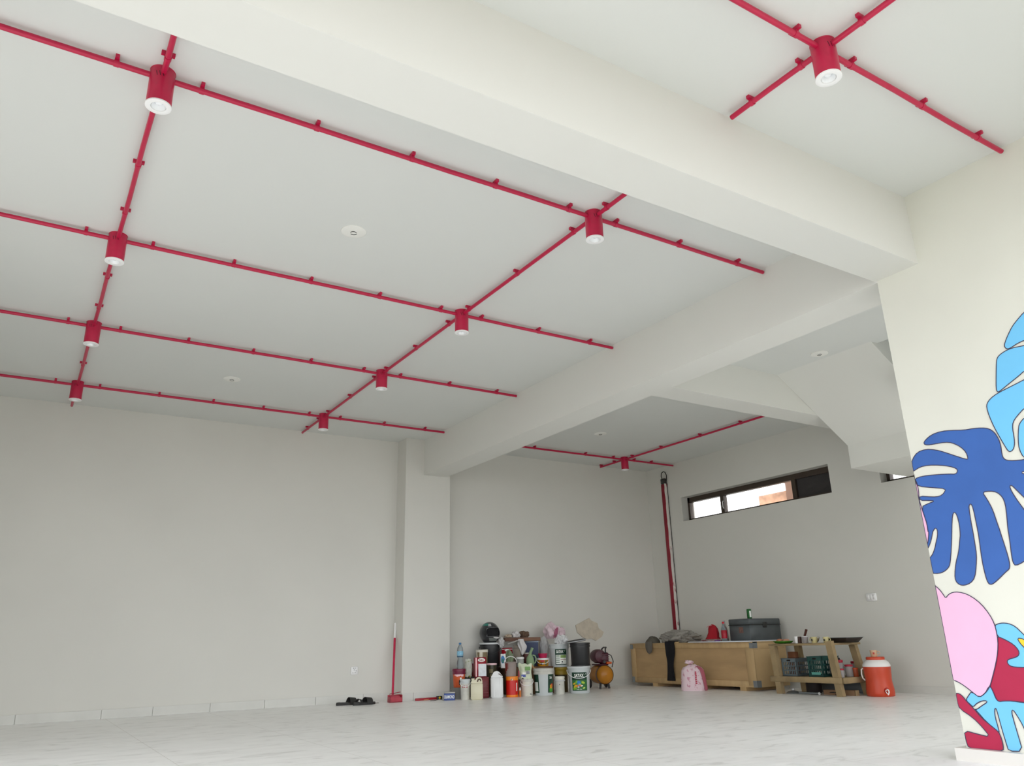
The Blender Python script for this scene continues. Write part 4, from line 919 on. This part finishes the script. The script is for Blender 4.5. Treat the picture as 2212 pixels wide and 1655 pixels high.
# red pole leaning in the pillar corner, red box
bp = at(851, 1512, 'y', 8.36); tp_ = at(857, 1346, 'y', 8.6)
t = thing('pole', 'thin red pole with white top leaning in the pillar corner', 'pole', (bp.x, 8.4, 0)); d = Vector((tp_.x-bp.x, 8.64-8.4, tp_.z))
MB().tube([Vector((0, 0, 0)), d*.8], .0125, 10).build('red_length', t, RED); MB().tube([d*.8, d], .0115, 10).build('white_tip', t, WH)['label'] = 'bare white tip'
t = thing('roller_tray', 'small red box-like paint tray lying beside the pole foot', 'tray', (3.675, 8.33, 0), -.1)
g = MB().use(mat('red_glossy', '#a32236', .35, var=.15, scale=20)); g.box((-.07, -.045, 0), (.07, .045, .008)); g.box((-.07, -.045, 0), (-.062, .045, .055)).box((.062, -.045, 0), (.07, .045, .075)).box((-.07, .037, 0), (.07, .045, .075)).box((-.07, -.045, 0), (.07, -.037, .05)); g.build('tray', t)
MB().tube([(-.05, 0, .035), (.055, 0, .035)], .026, 16).build('roller', t, mat('roller_red', '#c2485a', .7, var=.2, scale=30)); MB().tube([(-.06, .0, .035), (-.06, -.0, .085), (.06, .0, .1)], .004, 6).build('wire_frame', t, REDD)
a0 = at(895, 1510, 'z', 0); t = thing('spirit_level', 'red bar with black end and yellow button lying at the pillar foot', 'tool', (4.05, 8.33, 0), -.03)
MB().box((-.13, -.012, 0), (.125, .012, .024), bev=.002).build('bar', t, mat('bar_red', '#9c1b28', .4, var=.1)); MB().box((.125, -.016, 0), (.19, .016, .034), bev=.004).build('grip', t, CHAR)
MB().lathe([(.012, 0), (.012, .006), (.009, .008)], 16, Tm(.155, -.016, .018, rx=pi/2)).build('button', t, col('button_yellow', '#e6c91e', .4)); MB().box((-.03, -.0125, .004), (.03, -.012, .01), Tm(0, 0, 0, ry=-.1)).build('marking', t, col('mark_tan', '#c08a55', .5))
t = thing('wire', 'thin bent black wire on the floor beside the blue tin', 'wire', (4.02, 8.17, .003)); MB().tube([(0, 0, 0), (.05, -.02, .0), (.1, -.02, .012), (.14, -.05, 0), (.19, -.1, 0)], .0025, 6).build('strand', t, BLK)
t = thing('debris_chip', 'small flat grey scrap on the floor between sandals and tray', 'scrap', (3.47, 8.36, 0), .3); MB().box((-.03, -.012, 0), (.03, .012, .006), bev=.001).build('chip', t, col('scrap_grey', '#8d8a80', .8))

# ---- right wall group: crate
PLY = mat('plywood', '#b1936a', .6, var=.12, scale=2.2, stretch=(1, 1, 4)); PLY2 = mat('plywood_frame', '#ba9d72', .6, var=.1, scale=3, stretch=(1, 5, 1)); GAL = mat('galvanised', '#8e9498', .4, metal=.6, var=.08)
CX0, CX1, CY0, CY1, CZ0, CZ1 = 7.17, 7.72, 6.38, 8.5, .04, .525
t = thing('shipping_crate', 'long plywood crate with metal corner brackets against the right wall', 'crate', (CX0, (CY0+CY1)/2, 0)); ly = (CY1-CY0)/2; lx = CX1-CX0
MB().box((.012, -ly+.012, CZ0), (lx, ly, CZ1-.012)).build('panel', t, PLY)
fr = [('top_rail', (0, -ly, CZ1-.065), (.014, ly, CZ1)), ('bottom_rail', (0, -ly, CZ0), (.014, ly, CZ0+.065)), ('stile', (-.001, -ly, CZ0+.02), (.013, -ly+.12, CZ1-.06)), ('stile', (-.001, ly-.09, CZ0+.02), (.013, ly, CZ1-.06)), ('stile', (-.001, .33, CZ0+.06), (.013, .39, CZ1-.06)),
      ('top_board', (-.006, -ly-.004, CZ1-.012), (lx, ly, CZ1)), ('end_board', (.0125, -ly-.001, CZ0), (lx, -ly+.014, CZ1-.06)), ('end_board', (.0125, -ly-.003, CZ1-.08), (lx, -ly+.012, CZ1-.013))]
for nm, a_, b_ in fr: MB().box(a_, b_, bev=.0015).build(nm, t, PLY2)
for y in (-ly, ly):
    for z in (CZ0, CZ1-.07):
        s_ = 1 if y < 0 else -1
        g = MB(); g.box((-.004, min(y, y+s_*.05), z), (.0, max(y, y+s_*.05), z+.07)); 
        if y < 0: g.box((-.004, y-.004, z), (.07, y, z+.07))
        g.build('corner_bracket', t, GAL)
for y in (-.85, -.2, .62): MB().box((.0, y-.045, 0), (lx, y+.045, CZ0)).build('skid', t, PLY2)
t = thing('wood_chip', 'small loose wood block on the crate\'s top edge', 'wood block', (CX0-.003, 7.62, CZ1+.0)); MB().box((0, -.04, 0), (.03, .04, .014), bev=.002).build('block', t, PLY2)
# clothes on the crate
GC = mat('cloth_grey', '#98948d', .95, var=.14, scale=8)
def on_crate(name, label, cat, x, y0, y1, h, m, seed, dx=.12, part='fabric', z=CZ1, amp=.35, flat=.6):
    t = thing(name, label, cat, (x, (y0+y1)/2, z), -pi/2); blob(MB(), (abs(y1-y0)/2, dx, h/2/(.5+flat/2)), seed, amp, 5, 2.4, flat).build(part, t, m); return t
t = on_crate('clothes_heap', 'heap of grey crumpled clothes on the crate below the red pipe', 'clothes', 7.36, 7.42, 8.04, .15, GC, 81, dx=.15)
t = thing('baseball_cap', 'olive brown cap with its brim hanging over the crate edge', 'cap', (7.24, 8.12, CZ1), -pi/2); OLC = mat('cloth_olive', '#57534a', .95, var=.2)
g = MB(); vs = []; n = 24; m_ = 8
for k in range(m_+1):
    e = pi/2*k/m_
    for i in range(n): q = 2*pi*i/n; f_ = 1+.1*noise.noise((cos(q)*1.6, sin(q)*1.6, k*.4)); vs.append((.1*cos(e)*cos(q)*f_, .085*cos(e)*sin(q)*f_, .085*sin(e)*f_))
g.add(vs, [[k*n+i, k*n+(i+1) % n, (k+1)*n+(i+1) % n, (k+1)*n+i] for k in range(m_) for i in range(n)], True).build('crown', t, OLC)
sheet(MB(), 16, 12, lambda i, j: (.01+(i-.5)*2*.066*sqrt(max(0, 1-(max(0, j-.35)/.65)**2))+.012*j, -.078-.014*sin(min(1, j*2)*pi/2)-.012*cos((i-.5)*3), .02-.15*j), thick=.004).build('brim', t, mat('brim_olive', '#615c55', .9, var=.1))
t = thing('trousers', 'black trousers hanging down the crate\'s front face', 'trousers', (CX0, 7.72, CZ1), -pi/2)
def leg(i, j):
    q = (i-.5)*2; w = .07+.012*sin(j*7)-.01*j; z = .012-.46*max(0, j-.12)/.88; y = -.02-.01*cos(q*1.5)-.008*noise.noise((q*2, j*4, 7))
    if j < .12: y = -.02+(.12-j)*1.0; z = .014
    return (q*w+.012*sin(j*5), y, z)
sheet(MB(), 14, 26, leg, thick=.016).build('fabric', t, mat('cloth_black', '#151519', .95, var=.2))
MB().box((-.075, -.03, -.012), (.075, .09, .02), bev=.006).build('waistband', t, mat('cloth_black'))
t = thing('white_board', 'white flat board lying on the crate under the red bag', 'board', (7.09, 6.86, CZ1)); MB().box((0, -.46, 0), (.62, .46, .012), bev=.002).build('board', t, col('board_white', '#d6d9e0', .4)); zb_ = CZ1+.012
RC = mat('cloth_red', '#a81828', .85, var=.15)
t = thing('red_bag', 'bright red folded cloth bag standing on the white board', 'bag', (7.27, 7.06, zb_+.024), -pi/2)
g = MB(); rn = random.Random(12); vs = []; n = 9
for k, (w, d_, z, ox) in enumerate(((.115, .07, 0, -.01), (.085, .06, .02, 0), (.07, .055, .07, .01), (.072, .05, .12, .005), (.055, .03, .15, .0), (.018, .008, .165, .012))):
    for i in range(n): q = 2*pi*i/n+.3; f_ = 1+.22*(rn.random()-.5); vs.append((w*cos(q)*f_+ox, d_*sin(q)*f_, z+.014*(rn.random()-.5)*(k > 0)))
fs = [list(range(n-1, -1, -1)), [5*n+i for i in range(n)]]
for k in range(5):
    for i in range(n): a_, b_, c_, d_ = k*n+i, k*n+(i+1) % n, (k+1)*n+(i+1) % n, (k+1)*n+i; fs += [[a_, b_, c_], [a_, c_, d_]]
g.add(vs, fs).build('fabric', t, RC); MB().tube([(-.06, -.04, .135), (-.02, -.05, .152), (.02, -.035, .16)], .004, 6).build('hem', t, mat('hem_pink', '#d79aa0', .8))['label'] = 'pale hem'
t = on_crate('patterned_cloth', 'red and white speckled cloth spread under the red bag', 'cloth', 7.25, 6.9, 7.24, .022, mat('cloth_speckle', '#8a4a4c', .9, col2='#b9a6a2', thr=.5, scale=28), 93, dx=.1, z=zb_, amp=.12, flat=.3)
t = thing('glass_bottle', 'empty clear glass bottle beside the red capped bottle', 'bottle', (7.26, 6.86, zb_)); MB().lathe([(.034, 0), (.036, .008), (.036, .11), (.026, .15), (.014, .18), (.013, .225), (.015, .23)], 24).build('body', t, mat('bottle_plastic')); MB().lathe([(.03, .006), (.03, .03)], 20).build('residue', t, col('residue', '#5f6642', .6))
t = thing('soda_bottle', 'small red soda bottle with red cap and label beside the metal chest', 'bottle', (7.17, 6.79, zb_)); MB().lathe([(.03, 0), (.034, .006), (.033, .04), (.034, .1), (.031, .13), (.016, .175), (.012, .195)], 24).build('body', t, BT)
MB().lathe([(.0345, .03), (.0352, .032), (.0352, .118), (.0335, .12)], 24, cap=False).build('label', t, col('soda_red', '#a3182a', .4, var=.1)); MB().lathe([(.0145, .195), (.0145, .215), (.013, .217)], 18).build('cap', t, col('cap_red', '#c01828', .4))
t = thing('purple_lid', 'small purple lid lying on the white board', 'lid', (7.16, 6.9, zb_)); MB().lathe([(.034, 0), (.036, .002), (.036, .01), (.033, .012)], 22).build('disc', t, col('purple', '#6a3b8c', .4))
# metal trunk
TM_ = mat('trunk_metal', '#53585a', .5, metal=.25, var=.1, scale=9)
t = thing('storage_chest', 'dark grey metal chest with a sticker on the crate end', 'chest', (7.2, 6.42, zb_))
MB().box((0, 0, 0), (.52, .31, .17), bev=.004).build('body', t, TM_); MB().box((-.004, -.004, .172), (.524, .314, .24), bev=.008).build('lid', t, TM_)
MB().box((-.006, -.006, .168), (.526, .316, .176)).build('lid_seam', t, DKG); g = MB().use(col('sticker_brown', '#6d5048', .6, var=.4, scale=60)).box((-.0012, .1, .085), (.0, .165, .15)); g.build('sticker', t)['label'] = 'faded brown sticker'
MB().box((.22, -.012, .14), (.28, -.002, .2), bev=.003).build('hasp', t, DKG)
t = thing('drink_can', 'green can with white patch standing on the metal chest', 'can', (7.33, 6.52, zb_+.242)); MB().lathe([(.024, 0), (.027, .005), (.027, .1), (.023, .107)], 22).build('body', t, col('can_green', '#1f5f2a', .35, metal=.2))
g = MB().use(LW); patch(g, lambda z: .027, -.012, .012, .015, .085, .0008, -.3, 5); g.build('white_patch', t)
# pink rice sack
t = thing('grain_sack', 'pink and white printed sack standing on the floor before the crate', 'sack', (6.90, 7.09, 0), face_cam(6.9, 7.09)+.1)
SKP = mat('sack_white_pink', '#dcc5cc', .75, col2='#c58c9d', thr=.6, scale=26)
g = MB().use(SKP); vs = []; n = 28; prof = [(a_*.9, b_*.95) for a_, b_ in [(.168, .0), (.178, .015), (.17, .1), (.163, .18), (.155, .235), (.125, .268), (.075, .285), (.045, .3)]]
for k, (w, z) in enumerate(prof):
    for i in range(n):
        q = 2*pi*i/n; f_ = 1+.05*noise.noise((cos(q)*2, sin(q)*2, z*9)); vs.append((w*.92*cos(q)*f_, w*.55*sin(q)*f_, z+.012*noise.noise((cos(q)*2, sin(q)*3, 3+k))*(k > 0)))
fs = [list(range(n-1, -1, -1)), [(len(prof)-1)*n+i for i in range(n)]]+[[k*n+i, k*n+(i+1) % n, (k+1)*n+(i+1) % n, (k+1)*n+i] for k in range(len(prof)-1) for i in range(n)]
g.add(vs, fs, True).build('sack', t)
g = MB().use(mat('band_pink', '#ad5c6c', .7, var=.1))
def band(i, j): q = -pi/2+.95-.55*j+.55*i; k = min(int(j*5.99), 5); f_ = j*5.99-k; w = prof[k][0]*(1-f_)+prof[k+1][0]*f_; z = prof[k][1]*(1-f_)+prof[k+1][1]*f_; return (w*.945*cos(q)*1.03, w*.575*sin(q)*1.05, z)
sheet(g, 6, 20, band, thick=.002).build('printed_band', t)
g = MB().use(mat('band_pink')).use(col('print_red', '#b23a52', .7)); rn = random.Random(3)
for i in range(7): g.box((.012+rn.random()*.004, -.0925+i*.0004, .075+i*.02), (.036-rn.random()*.006, -.0885, .087+i*.02+rn.random()*.005))
g.build('red_print', t)
blob(MB(), (.05, .03, .022), 95, .4, 3).build('knotted_top', t, SKP).location = (-.03, 0, .285)

# ---- rough wooden rack
RW = mat('rough_wood', '#94805f', .85, var=.2, scale=7, stretch=(1, 1, 1)); XF = 7.06
def P3(x, y, ax, val): u, v = 1640+x/6.144, 1320+y/6.144; return at(u, v+3, ax, val)
t = thing('wooden_rack', 'rough wooden two tier rack on splayed legs beside the crate', 'rack', (7.3, 5.62, 0)); O_ = Vector((7.3, 5.62, 0))
def beam3(name, a_, b_, w, d, m=RW):
    a_ = Vector(a_)-O_; b_ = Vector(b_)-O_; z = (b_-a_).normalized(); x = z.cross(Vector((0, 1, 0) if abs(z.y) < .8 else (0, 0, 1))).normalized(); y = z.cross(x)
    vs = [a_+x*sx*w/2+y*sy*d/2 for sx, sy in ((-1, -1), (1, -1), (1, 1), (-1, 1))]+[b_+x*sx*w/2+y*sy*d/2 for sx, sy in ((-1, -1), (1, -1), (1, 1), (-1, 1))]
    MB().add(vs, [(3, 2, 1, 0), (4, 5, 6, 7), (0, 1, 5, 4), (1, 2, 6, 5), (2, 3, 7, 6), (3, 0, 4, 7)]).build(name, t, m)
l1b = P3(292, 1072, 'x', XF); l1t = P3(185, 440, 'x', XF); l2b = P3(1092, 1115, 'x', XF); l2t = P3(935, 435, 'x', XF)
zt3 = l1t.z; TOPZ = .50
beam3('leg', (XF, l1b.y, 0), (XF, l1t.y, TOPZ-.02), .05, .07); beam3('leg', (XF, l2b.y, 0), (XF, l2t.y, TOPZ+.02), .05, .07)
beam3('leg', (7.46, l2b.y-.02, 0), (7.46, l2t.y+.02, TOPZ-.02), .05, .07); beam3('leg', (7.46, l1b.y, 0), (7.46, l1t.y, TOPZ-.02), .05, .07)
ya, yb = l1t.y+.02, l2t.y-.06; SHZ = .165
MB().box((XF-.02-O_.x, yb-O_.y+.03, TOPZ-.02), (7.52-O_.x, ya-O_.y+.03, TOPZ), bev=.002).build('top_shelf', t, RW)
MB().box((XF-.03-O_.x, l2b.y-O_.y-.04, SHZ-.045), (XF+.0-O_.x, l1b.y-O_.y+.1, SHZ+.01), bev=.003).build('front_rail', t, RW)
MB().box((XF-O_.x, l2b.y-.065-O_.y, SHZ-.045), (7.5-O_.x, l2b.y-.035-O_.y, SHZ+.01), bev=.003).build('end_rail', t, RW)
MB().box((XF-O_.x, l2b.y-.04-O_.y, SHZ-.01), (7.5-O_.x, l1b.y+.06-O_.y, SHZ+.008)).build('lower_shelf', t, RW)
SZ = SHZ+.0085; TZ = TOPZ+.001
def rk(x0, x1, X=7.15): a_ = P3((x0+x1)/2, 420, 'x', X); return a_.y, mpp(a_)*(x1-x0)/6.144
# plastic baskets
def basket(t, w, d, h, m, slots=3):
    b = MB(); k = .004
    b.box((-w, -d, 0), (w, d, .006)); n = 9
    for (ax, s_) in (('x', -1), ('x', 1), ('y', -1), ('y', 1)):
        L_ = w if ax == 'x' else d
        def bx(u0, u1, z0, z1):
            if ax == 'x': b.box((u0, s_*d-k*(s_ > 0), z0), (u1, s_*d+k*(s_ < 0), z1))
            else: b.box((s_*w-k*(s_ > 0), u0, z0), (s_*w+k*(s_ < 0), u1, z1))
        for z0, z1 in ((0, .02), (h*.3, h*.36), (h*.55, h*.61), (h*.8, h)): bx(-L_, L_, z0, z1)
        for i in range(n+1): c = -L_+i*2*L_/n; bx(max(-L_, c-.004), min(L_, c+.004), .01, h*.82)
        bx(-L_, -L_+.014, 0, h); bx(L_-.014, L_, 0, h)
    b.build('basket', t, m)
    MB().box((-w-.004, -d-.004, h-.006), (-w+.006, d+.004, h+.002)).box((w-.006, -d-.004, h-.006), (w+.004, d+.004, h+.002)).box((-w, -d-.004, h-.006), (w, -d+.006, h+.002)).box((-w, d-.006, h-.006), (w, d+.004, h+.002)).build('rim', t, m)
    MB().box((-.022, -d-.0045, h*.86), (.022, -d-.001, h*.94), bev=.001).build('handhold', t, BLK)
y_, w_ = rk(235, 482); t = thing('plastic_basket', 'grey slotted plastic basket on the rack\'s lower shelf', 'basket', (7.25, y_-.02, SZ), -pi/2+.1); basket(t, .09, .14, .175, col('basket_grey', '#5f6b70', .5))
y2, w_ = rk(545, 800); t = thing('plastic_basket', 'teal green slotted plastic basket on the rack\'s lower shelf', 'basket', (7.27, y2-.04, SZ), -pi/2+.02); basket(t, .09, .14, .195, col('basket_green', '#1f4a45', .5))
MB().box((-.05, -.1462, .02), (.06, -.1445, .045)).build('printed_strip', t, col('strip_teal', '#5fa59a', .5))['label'] = 'pale teal printed strip'
y3, _ = rk(810, 935); t = thing('black_bag', 'dark bag slumped on the lower shelf behind the rack leg', 'bag', (7.28, y3-.0, SZ), -pi/2); blob(MB(), (.033, .11, .105), 101, .18, 4, 2, .8).build('fabric', t, mat('bag_dark', '#27292b', .6, var=.2))
t = thing('brown_packet', 'brown packet standing in the grey basket', 'packet', (7.24, y_+.0, SZ+.007), -pi/2); MB().box((-.05, -.03, 0), (.045, .03, .235), bev=.004).build('packet', t, col('packet_brown', '#7a4c30', .6, var=.12)); MB().box((-.052, -.031, .17), (.047, .031, .176)).build('fold', t, col('packet_dark', '#4c3020', .6))
# jars with red lids
JG = mat('jar_plastic', '#cfc9c9', .15, trans=.5, ior=1.15, var=.05); RL = col('jar_lid_red', '#b01f38', .4)
def rkY(x0, x1, Y): a_ = at(1640+(x0+x1)/2/6.144, 1320+(760)/6.144, 'y', Y); return a_.x, mpp(a_)*(x1-x0)/6.144
for (x0, x1, h_, Y, lab) in ((1135, 1245, .115, 5.3, 'clear jar with red lid, the front one in the middle'), (1047, 1118, .083, 5.25, 'smallest clear jar with red lid beside the rack leg'), (1028, 1122, .16, 5.37, 'clear jar with red lid, at the back beside the leg'), (1225, 1380, .14, 5.36, 'largest clear tub with wide red lid at the rack end')):
    x_, w_ = rkY(x0, x1, Y); r_j = w_*.48; t = thing('storage_jar', lab+' on the lower shelf', 'jar', (x_, Y, SZ), 0, 'red lidded jars on the rack')
    MB().lathe([(r_j*.92, 0), (r_j, .006), (r_j, h_*.78), (r_j*.85, h_*.86)], 22).build('body', t, JG); MB().lathe([(r_j*.96, h_*.84), (r_j*1.0, h_*.85), (r_j*1.0, h_*.98), (r_j*.93, h_)], 22).build('lid', t, RL)
x_, w_ = rkY(1257, 1325, 5.22); t = thing('spice_jar', 'small orange brown jar at the front end of the lower shelf', 'jar', (x_, 5.235, SZ)); MB().lathe([(.023, 0), (.025, .004), (.025, .07)], 18).build('body', t, col('spice_orange', '#9c4a28', .4)); MB().lathe([(.027, .07), (.027, .084)], 18).build('lid', t, col('spice_lid', '#c0481f', .4))
# top shelf things
y_, w_ = rk(170, 455, 7.2); t = thing('plate', 'lime green plate with two bread rolls on the rack top', 'plate', (7.2, y_-.01, TZ)); MB().lathe([(.06, 0), (.085, .004), (.105, .022), (.103, .024), (.08, .008), (.001, .006)], 30, cap=False).lathe([(.06, 0), (.001, 0)], 30, cap=False).build('dish', t, col('lime_green', '#4f9a2c', .4)); MB().lathe([(.103, .021), (.107, .022), (.107, .025), (.103, .025)], 30, cap=False).build('rim', t, col('lime_green'))
for k, dy in enumerate((.042, -.042)):
    t = thing('bread_roll', ('pale' if k else 'pinkish')+' bread roll on the lime green plate, '+('nearer the rack middle' if k else 'nearer the crate'), 'bread', (7.2, y_-.01+dy, TZ+.008)); blob(MB(), (.04, .036, .02), 111+k, .12, 3).build('roll', t, col('bread%d' % k, ('#b57a5c', '#c08a72')[k], .8))
def mug(t, r_m, h_m, m, side=1):
    MB().lathe([(r_m*.8, 0), (r_m*.85, .003), (r_m, h_m), (r_m*.92, h_m), (r_m*.78, .008), (.001, .006)], 24, cap=False).lathe([(r_m*.8, 0), (.001, 0)], 24, cap=False).build('cup', t, m)
    MB().tube([(0, side*r_m*.92, h_m*.8), (0, side*(r_m+.02), h_m*.78), (0, side*(r_m+.024), h_m*.45), (0, side*r_m*.85, h_m*.25)], .004, 8).build('handle', t, m)
CM = mat('mug_cream', '#c7bd8c', .35, var=.08); 
y_, _ = rk(700, 775, 7.12); t = thing('mug', 'cream mug with dark mark on the rack top, handle toward the crate', 'mug', (7.12, y_, TZ)); mug(t, .032, .062, CM, 1); g = MB().use(DKG).box((-.0345, -.004, .02), (-.0325, .01, .042)); g.build('printed_mark', t)
y_, _ = rk(862, 928, 7.12); t = thing('mug', 'cream mug at the top of the rack\'s front leg', 'mug', (7.12, y_, TZ)); mug(t, .03, .06, CM, -1); g = MB().use(DKG).box((-.032, -.008, .02), (-.030, .006, .04)); g.build('printed_mark', t)
y_, _ = rk(575, 655, 7.13); t = thing('glass_tumbler', 'clear frosted tumbler holding a brown wooden handled knife', 'glass', (7.13, y_, TZ)); MB().lathe([(.026, 0), (.028, .004), (.034, .07), (.032, .07), (.026, .007), (.001, .006)], 22, cap=False).lathe([(.026, 0), (.001, 0)], 22, cap=False).build('glass', t, JG); MB().lathe([(.0335, .066), (.0345, .068), (.0335, .071)], 22, cap=False).build('rim', t, WH)
t = thing('knife', 'dark brown knife handle sticking up from the tumbler', 'knife', (7.13, y_+.005, TZ+.008)); MB().tube([(0, .01, .0), (0, -.005, .06)], .004, 6).build('blade', t, GAL); MB().tube([(0, -.005, .06), (0, -.04, .13)], [.011, .013], 10).build('handle', t, col('knife_brown', '#4a2419', .5))
y_, _ = rk(478, 520, 7.12); t = thing('cup', 'slim white cup on the rack top beside brown cups', 'cup', (7.12, y_, TZ)); MB().lathe([(.015, 0), (.02, .07), (.018, .07), (.013, .005), (.001, .004)], 18, cap=False).lathe([(.015, 0), (.001, 0)], 18, cap=False).build('cup', t, WH); MB().lathe([(.0195, .066), (.0215, .069), (.019, .071)], 18, cap=False).build('rim', t, WH)
y_, _ = rk(522, 568, 7.15); t = thing('cup', 'dark brown cup between the white cup and the tumbler', 'cup', (7.15, y_, TZ)); MB().lathe([(.018, 0), (.024, .066), (.022, .066), (.016, .005), (.001, .004)], 18, cap=False).lathe([(.018, 0), (.001, 0)], 18, cap=False).build('cup', t, col('cup_brown', '#4b342b', .5)); MB().lathe([(.0235, .062), (.0255, .065), (.023, .067)], 18, cap=False).build('rim', t, col('cup_brown'))
y_, _ = rk(780, 850, 7.3); t = thing('glass_bowl', 'clear glass bowl between the two cream mugs', 'bowl', (7.22, y_, TZ)); MB().lathe([(.02, 0), (.04, .03), (.05, .06), (.048, .06), (.037, .03), (.001, .005)], 22, cap=False).lathe([(.02, 0), (.001, 0)], 22, cap=False).build('bowl', t, GLASS); MB().lathe([(.048, .058), (.051, .06), (.048, .0615)], 22, cap=False).build('rim', t, GLASS)
y_, w_ = rk(940, 1285, 7.22); t = thing('roasting_pan', 'wide dark metal pan on the end of the rack top', 'pan', (7.28, y_+.035, TZ))
b = MB(); a0_, a1_ = .1, .14; hh = .05
for (r0_, z0_, r1_, z1_) in ((a0_, 0, a1_, hh),):
    V = [(-a0_, -a0_, 0), (a0_, -a0_, 0), (a0_, a0_, 0), (-a0_, a0_, 0), (-a1_, -a1_, hh), (a1_, -a1_, hh), (a1_, a1_, hh), (-a1_, a1_, hh)]; V2 = [(x*.96, y*.96, z+.004 if z < .01 else z) for x, y, z in V]
    b.add(V, [(3, 2, 1, 0), (0, 1, 5, 4), (1, 2, 6, 5), (2, 3, 7, 6), (3, 0, 4, 7)]).add(V2, [(0, 1, 2, 3), (4, 5, 1, 0), (5, 6, 2, 1), (6, 7, 3, 2), (7, 4, 0, 3)]); b.add(V[4:]+V2[4:], [(0, 1, 5, 4), (1, 2, 6, 5), (2, 3, 7, 6), (3, 0, 4, 7)])
b.build('pan', t, mat('pan_dark', '#3c3530', .45, metal=.4, var=.15)); MB().box((-a1_-.004, -a1_-.004, hh-.002), (a1_+.004, -a1_+.004, hh+.002)).box((-a1_-.004, -a1_, hh-.002), (-a1_+.004, a1_, hh+.002)).build('rim', t, GAL)
# under the rack
t = thing('grey_board', 'grey board leaning under the rack against the wall', 'board', (7.55, 5.55, 0), 0, rot=(0, .12, 0)); MB().box((0, -.35, 0), (.02, .3, .13), bev=.002).build('board', t, col('board_grey', '#606468', .5)); MB().box((-.002, -.35, .118), (.022, .3, .132)).build('edge', t, col('board_edge', '#85888a', .5))
t = thing('wood_offcut', 'tapered brown wood offcut on the floor below the rack', 'wood block', (7.25, 5.36, 0), -pi/2); MB().prism([(-.2, 0), (.17, 0), (.17, .05), (-.2, .045)], .06, Tm(0, -.03, 0)).build('block', t, mat('offcut', '#8a6b50', .8, var=.15)); MB().box((.165, -.03, 0), (.172, .03, .05)).build('end_grain', t, RW)
t = thing('metal_pot_lid', 'shiny metal pot lid with knob on the floor under the rack', 'pot lid', (7.17, 5.9, 0)); MB().lathe([(.075, 0), (.077, .004), (.05, .022), (.012, .03)], 28).build('lid', t, GAL); MB().lathe([(.008, .03), (.014, .038), (.014, .046), (.008, .05)], 16).build('knob', t, WH)
t = thing('metal_tube', 'thin pale metal tube lying under the rack', 'tube', (7.14, 5.8, .012)); MB().tube([(0, 0, 0), (.01, -.24, 0)], .011, 10).build('tube', t, GAL); MB().tube([(.0098, -.235, 0), (.0102, -.245, 0)], .013, 10).build('end_collar', t, WH)
t = thing('black_pot', 'dark cooking pot in the shade under the rack', 'pot', (7.36, 5.78, 0)); MB().lathe([(.07, 0), (.08, .01), (.08, .1), (.076, .1), (.074, .012), (.001, .01)], 26, cap=False).lathe([(.07, 0), (.001, 0)], 26, cap=False).build('pot', t, mat('pot_dark', '#2c2522', .6, var=.2)); MB().tube([(.0, -.078, .085), (.02, -.1, .087), (-.02, -.1, .087), (-.015, -.078, .085)], .004, 8).build('handle', t, CHAR)
t = thing('cable_coil', 'loop of black cable behind the wood offcut', 'cable', (7.13, 5.27, .004)); MB().tube([(.05*cos(q), .05*sin(q)+.01*q, .003*q+.002) for q in [i*.35 for i in range(30)]], .0035, 6).build('cable', t, BLK)

# ---- cooler and mug
p = at(1912, 1506, 'z', 0); cxx, cyy = p.x+.09, p.y+.10; COR = mat('cooler_orange', '#c2452a', .4, var=.04)
t = thing('water_cooler', 'bright orange round water cooler jug with white shoulder and tap', 'cooler', (cxx, cyy, 0), face_cam(cxx, cyy)); k = 1.0
MB().lathe([(.118, 0), (.127, .006), (.13, .03), (.128, .07), (.121, .12), (.119, .16), (.123, .2), (.126, .25), (.126, .274)], 40).build('body', t, COR)
MB().lathe([(.127, .272), (.129, .276), (.127, .29), (.112, .318), (.09, .332), (.084, .336)], 40).build('shoulder', t, col('cooler_white', '#e6e4e2', .4))['label'] = 'white shoulder'
MB().lathe([(.084, .335), (.086, .337), (.086, .358), (.082, .362), (.001, .362)], 36, cap=False).build('lid', t, COR)
MB().tube([(-.127, 0, .255), (-.142, -.01, .245), (-.147, -.015, .2), (-.14, -.012, .165), (-.122, 0, .145)], .0065, 10).build('handle', t, WH)
MB().lathe([(.024, 0), (.027, .004), (.024, .014)], 20, Tm(.055, -.112, .055, rx=pi/2, rz=.45)).build('tap_mount', t, mat('cooler_dark', '#a82814', .4))
MB().tube([(.06, -.128, .066), (.072, -.14, .062), (.074, -.146, .045), (.068, -.142, .03), (.062, -.14, .02)], .0065, 8).tube([(.06, -.14, .066), (.045, -.145, .055), (.052, -.145, .035), (.062, -.143, .03)], .0035, 6).build('tap', t, WH)
t = thing('mug', 'small cream mug with red print on the orange cooler\'s lid', 'mug', (cxx-.012, cyy, .363), face_cam(cxx, cyy)+pi/2); mug(t, .034, .062, mat('mug_tan', '#c9a98a', .4, var=.06), -1)
MB().use(col('print_red2', '#b3392f', .5)).box((-.0345, -.008, .024), (-.031, .008, .042)).build('printed_mark', t)
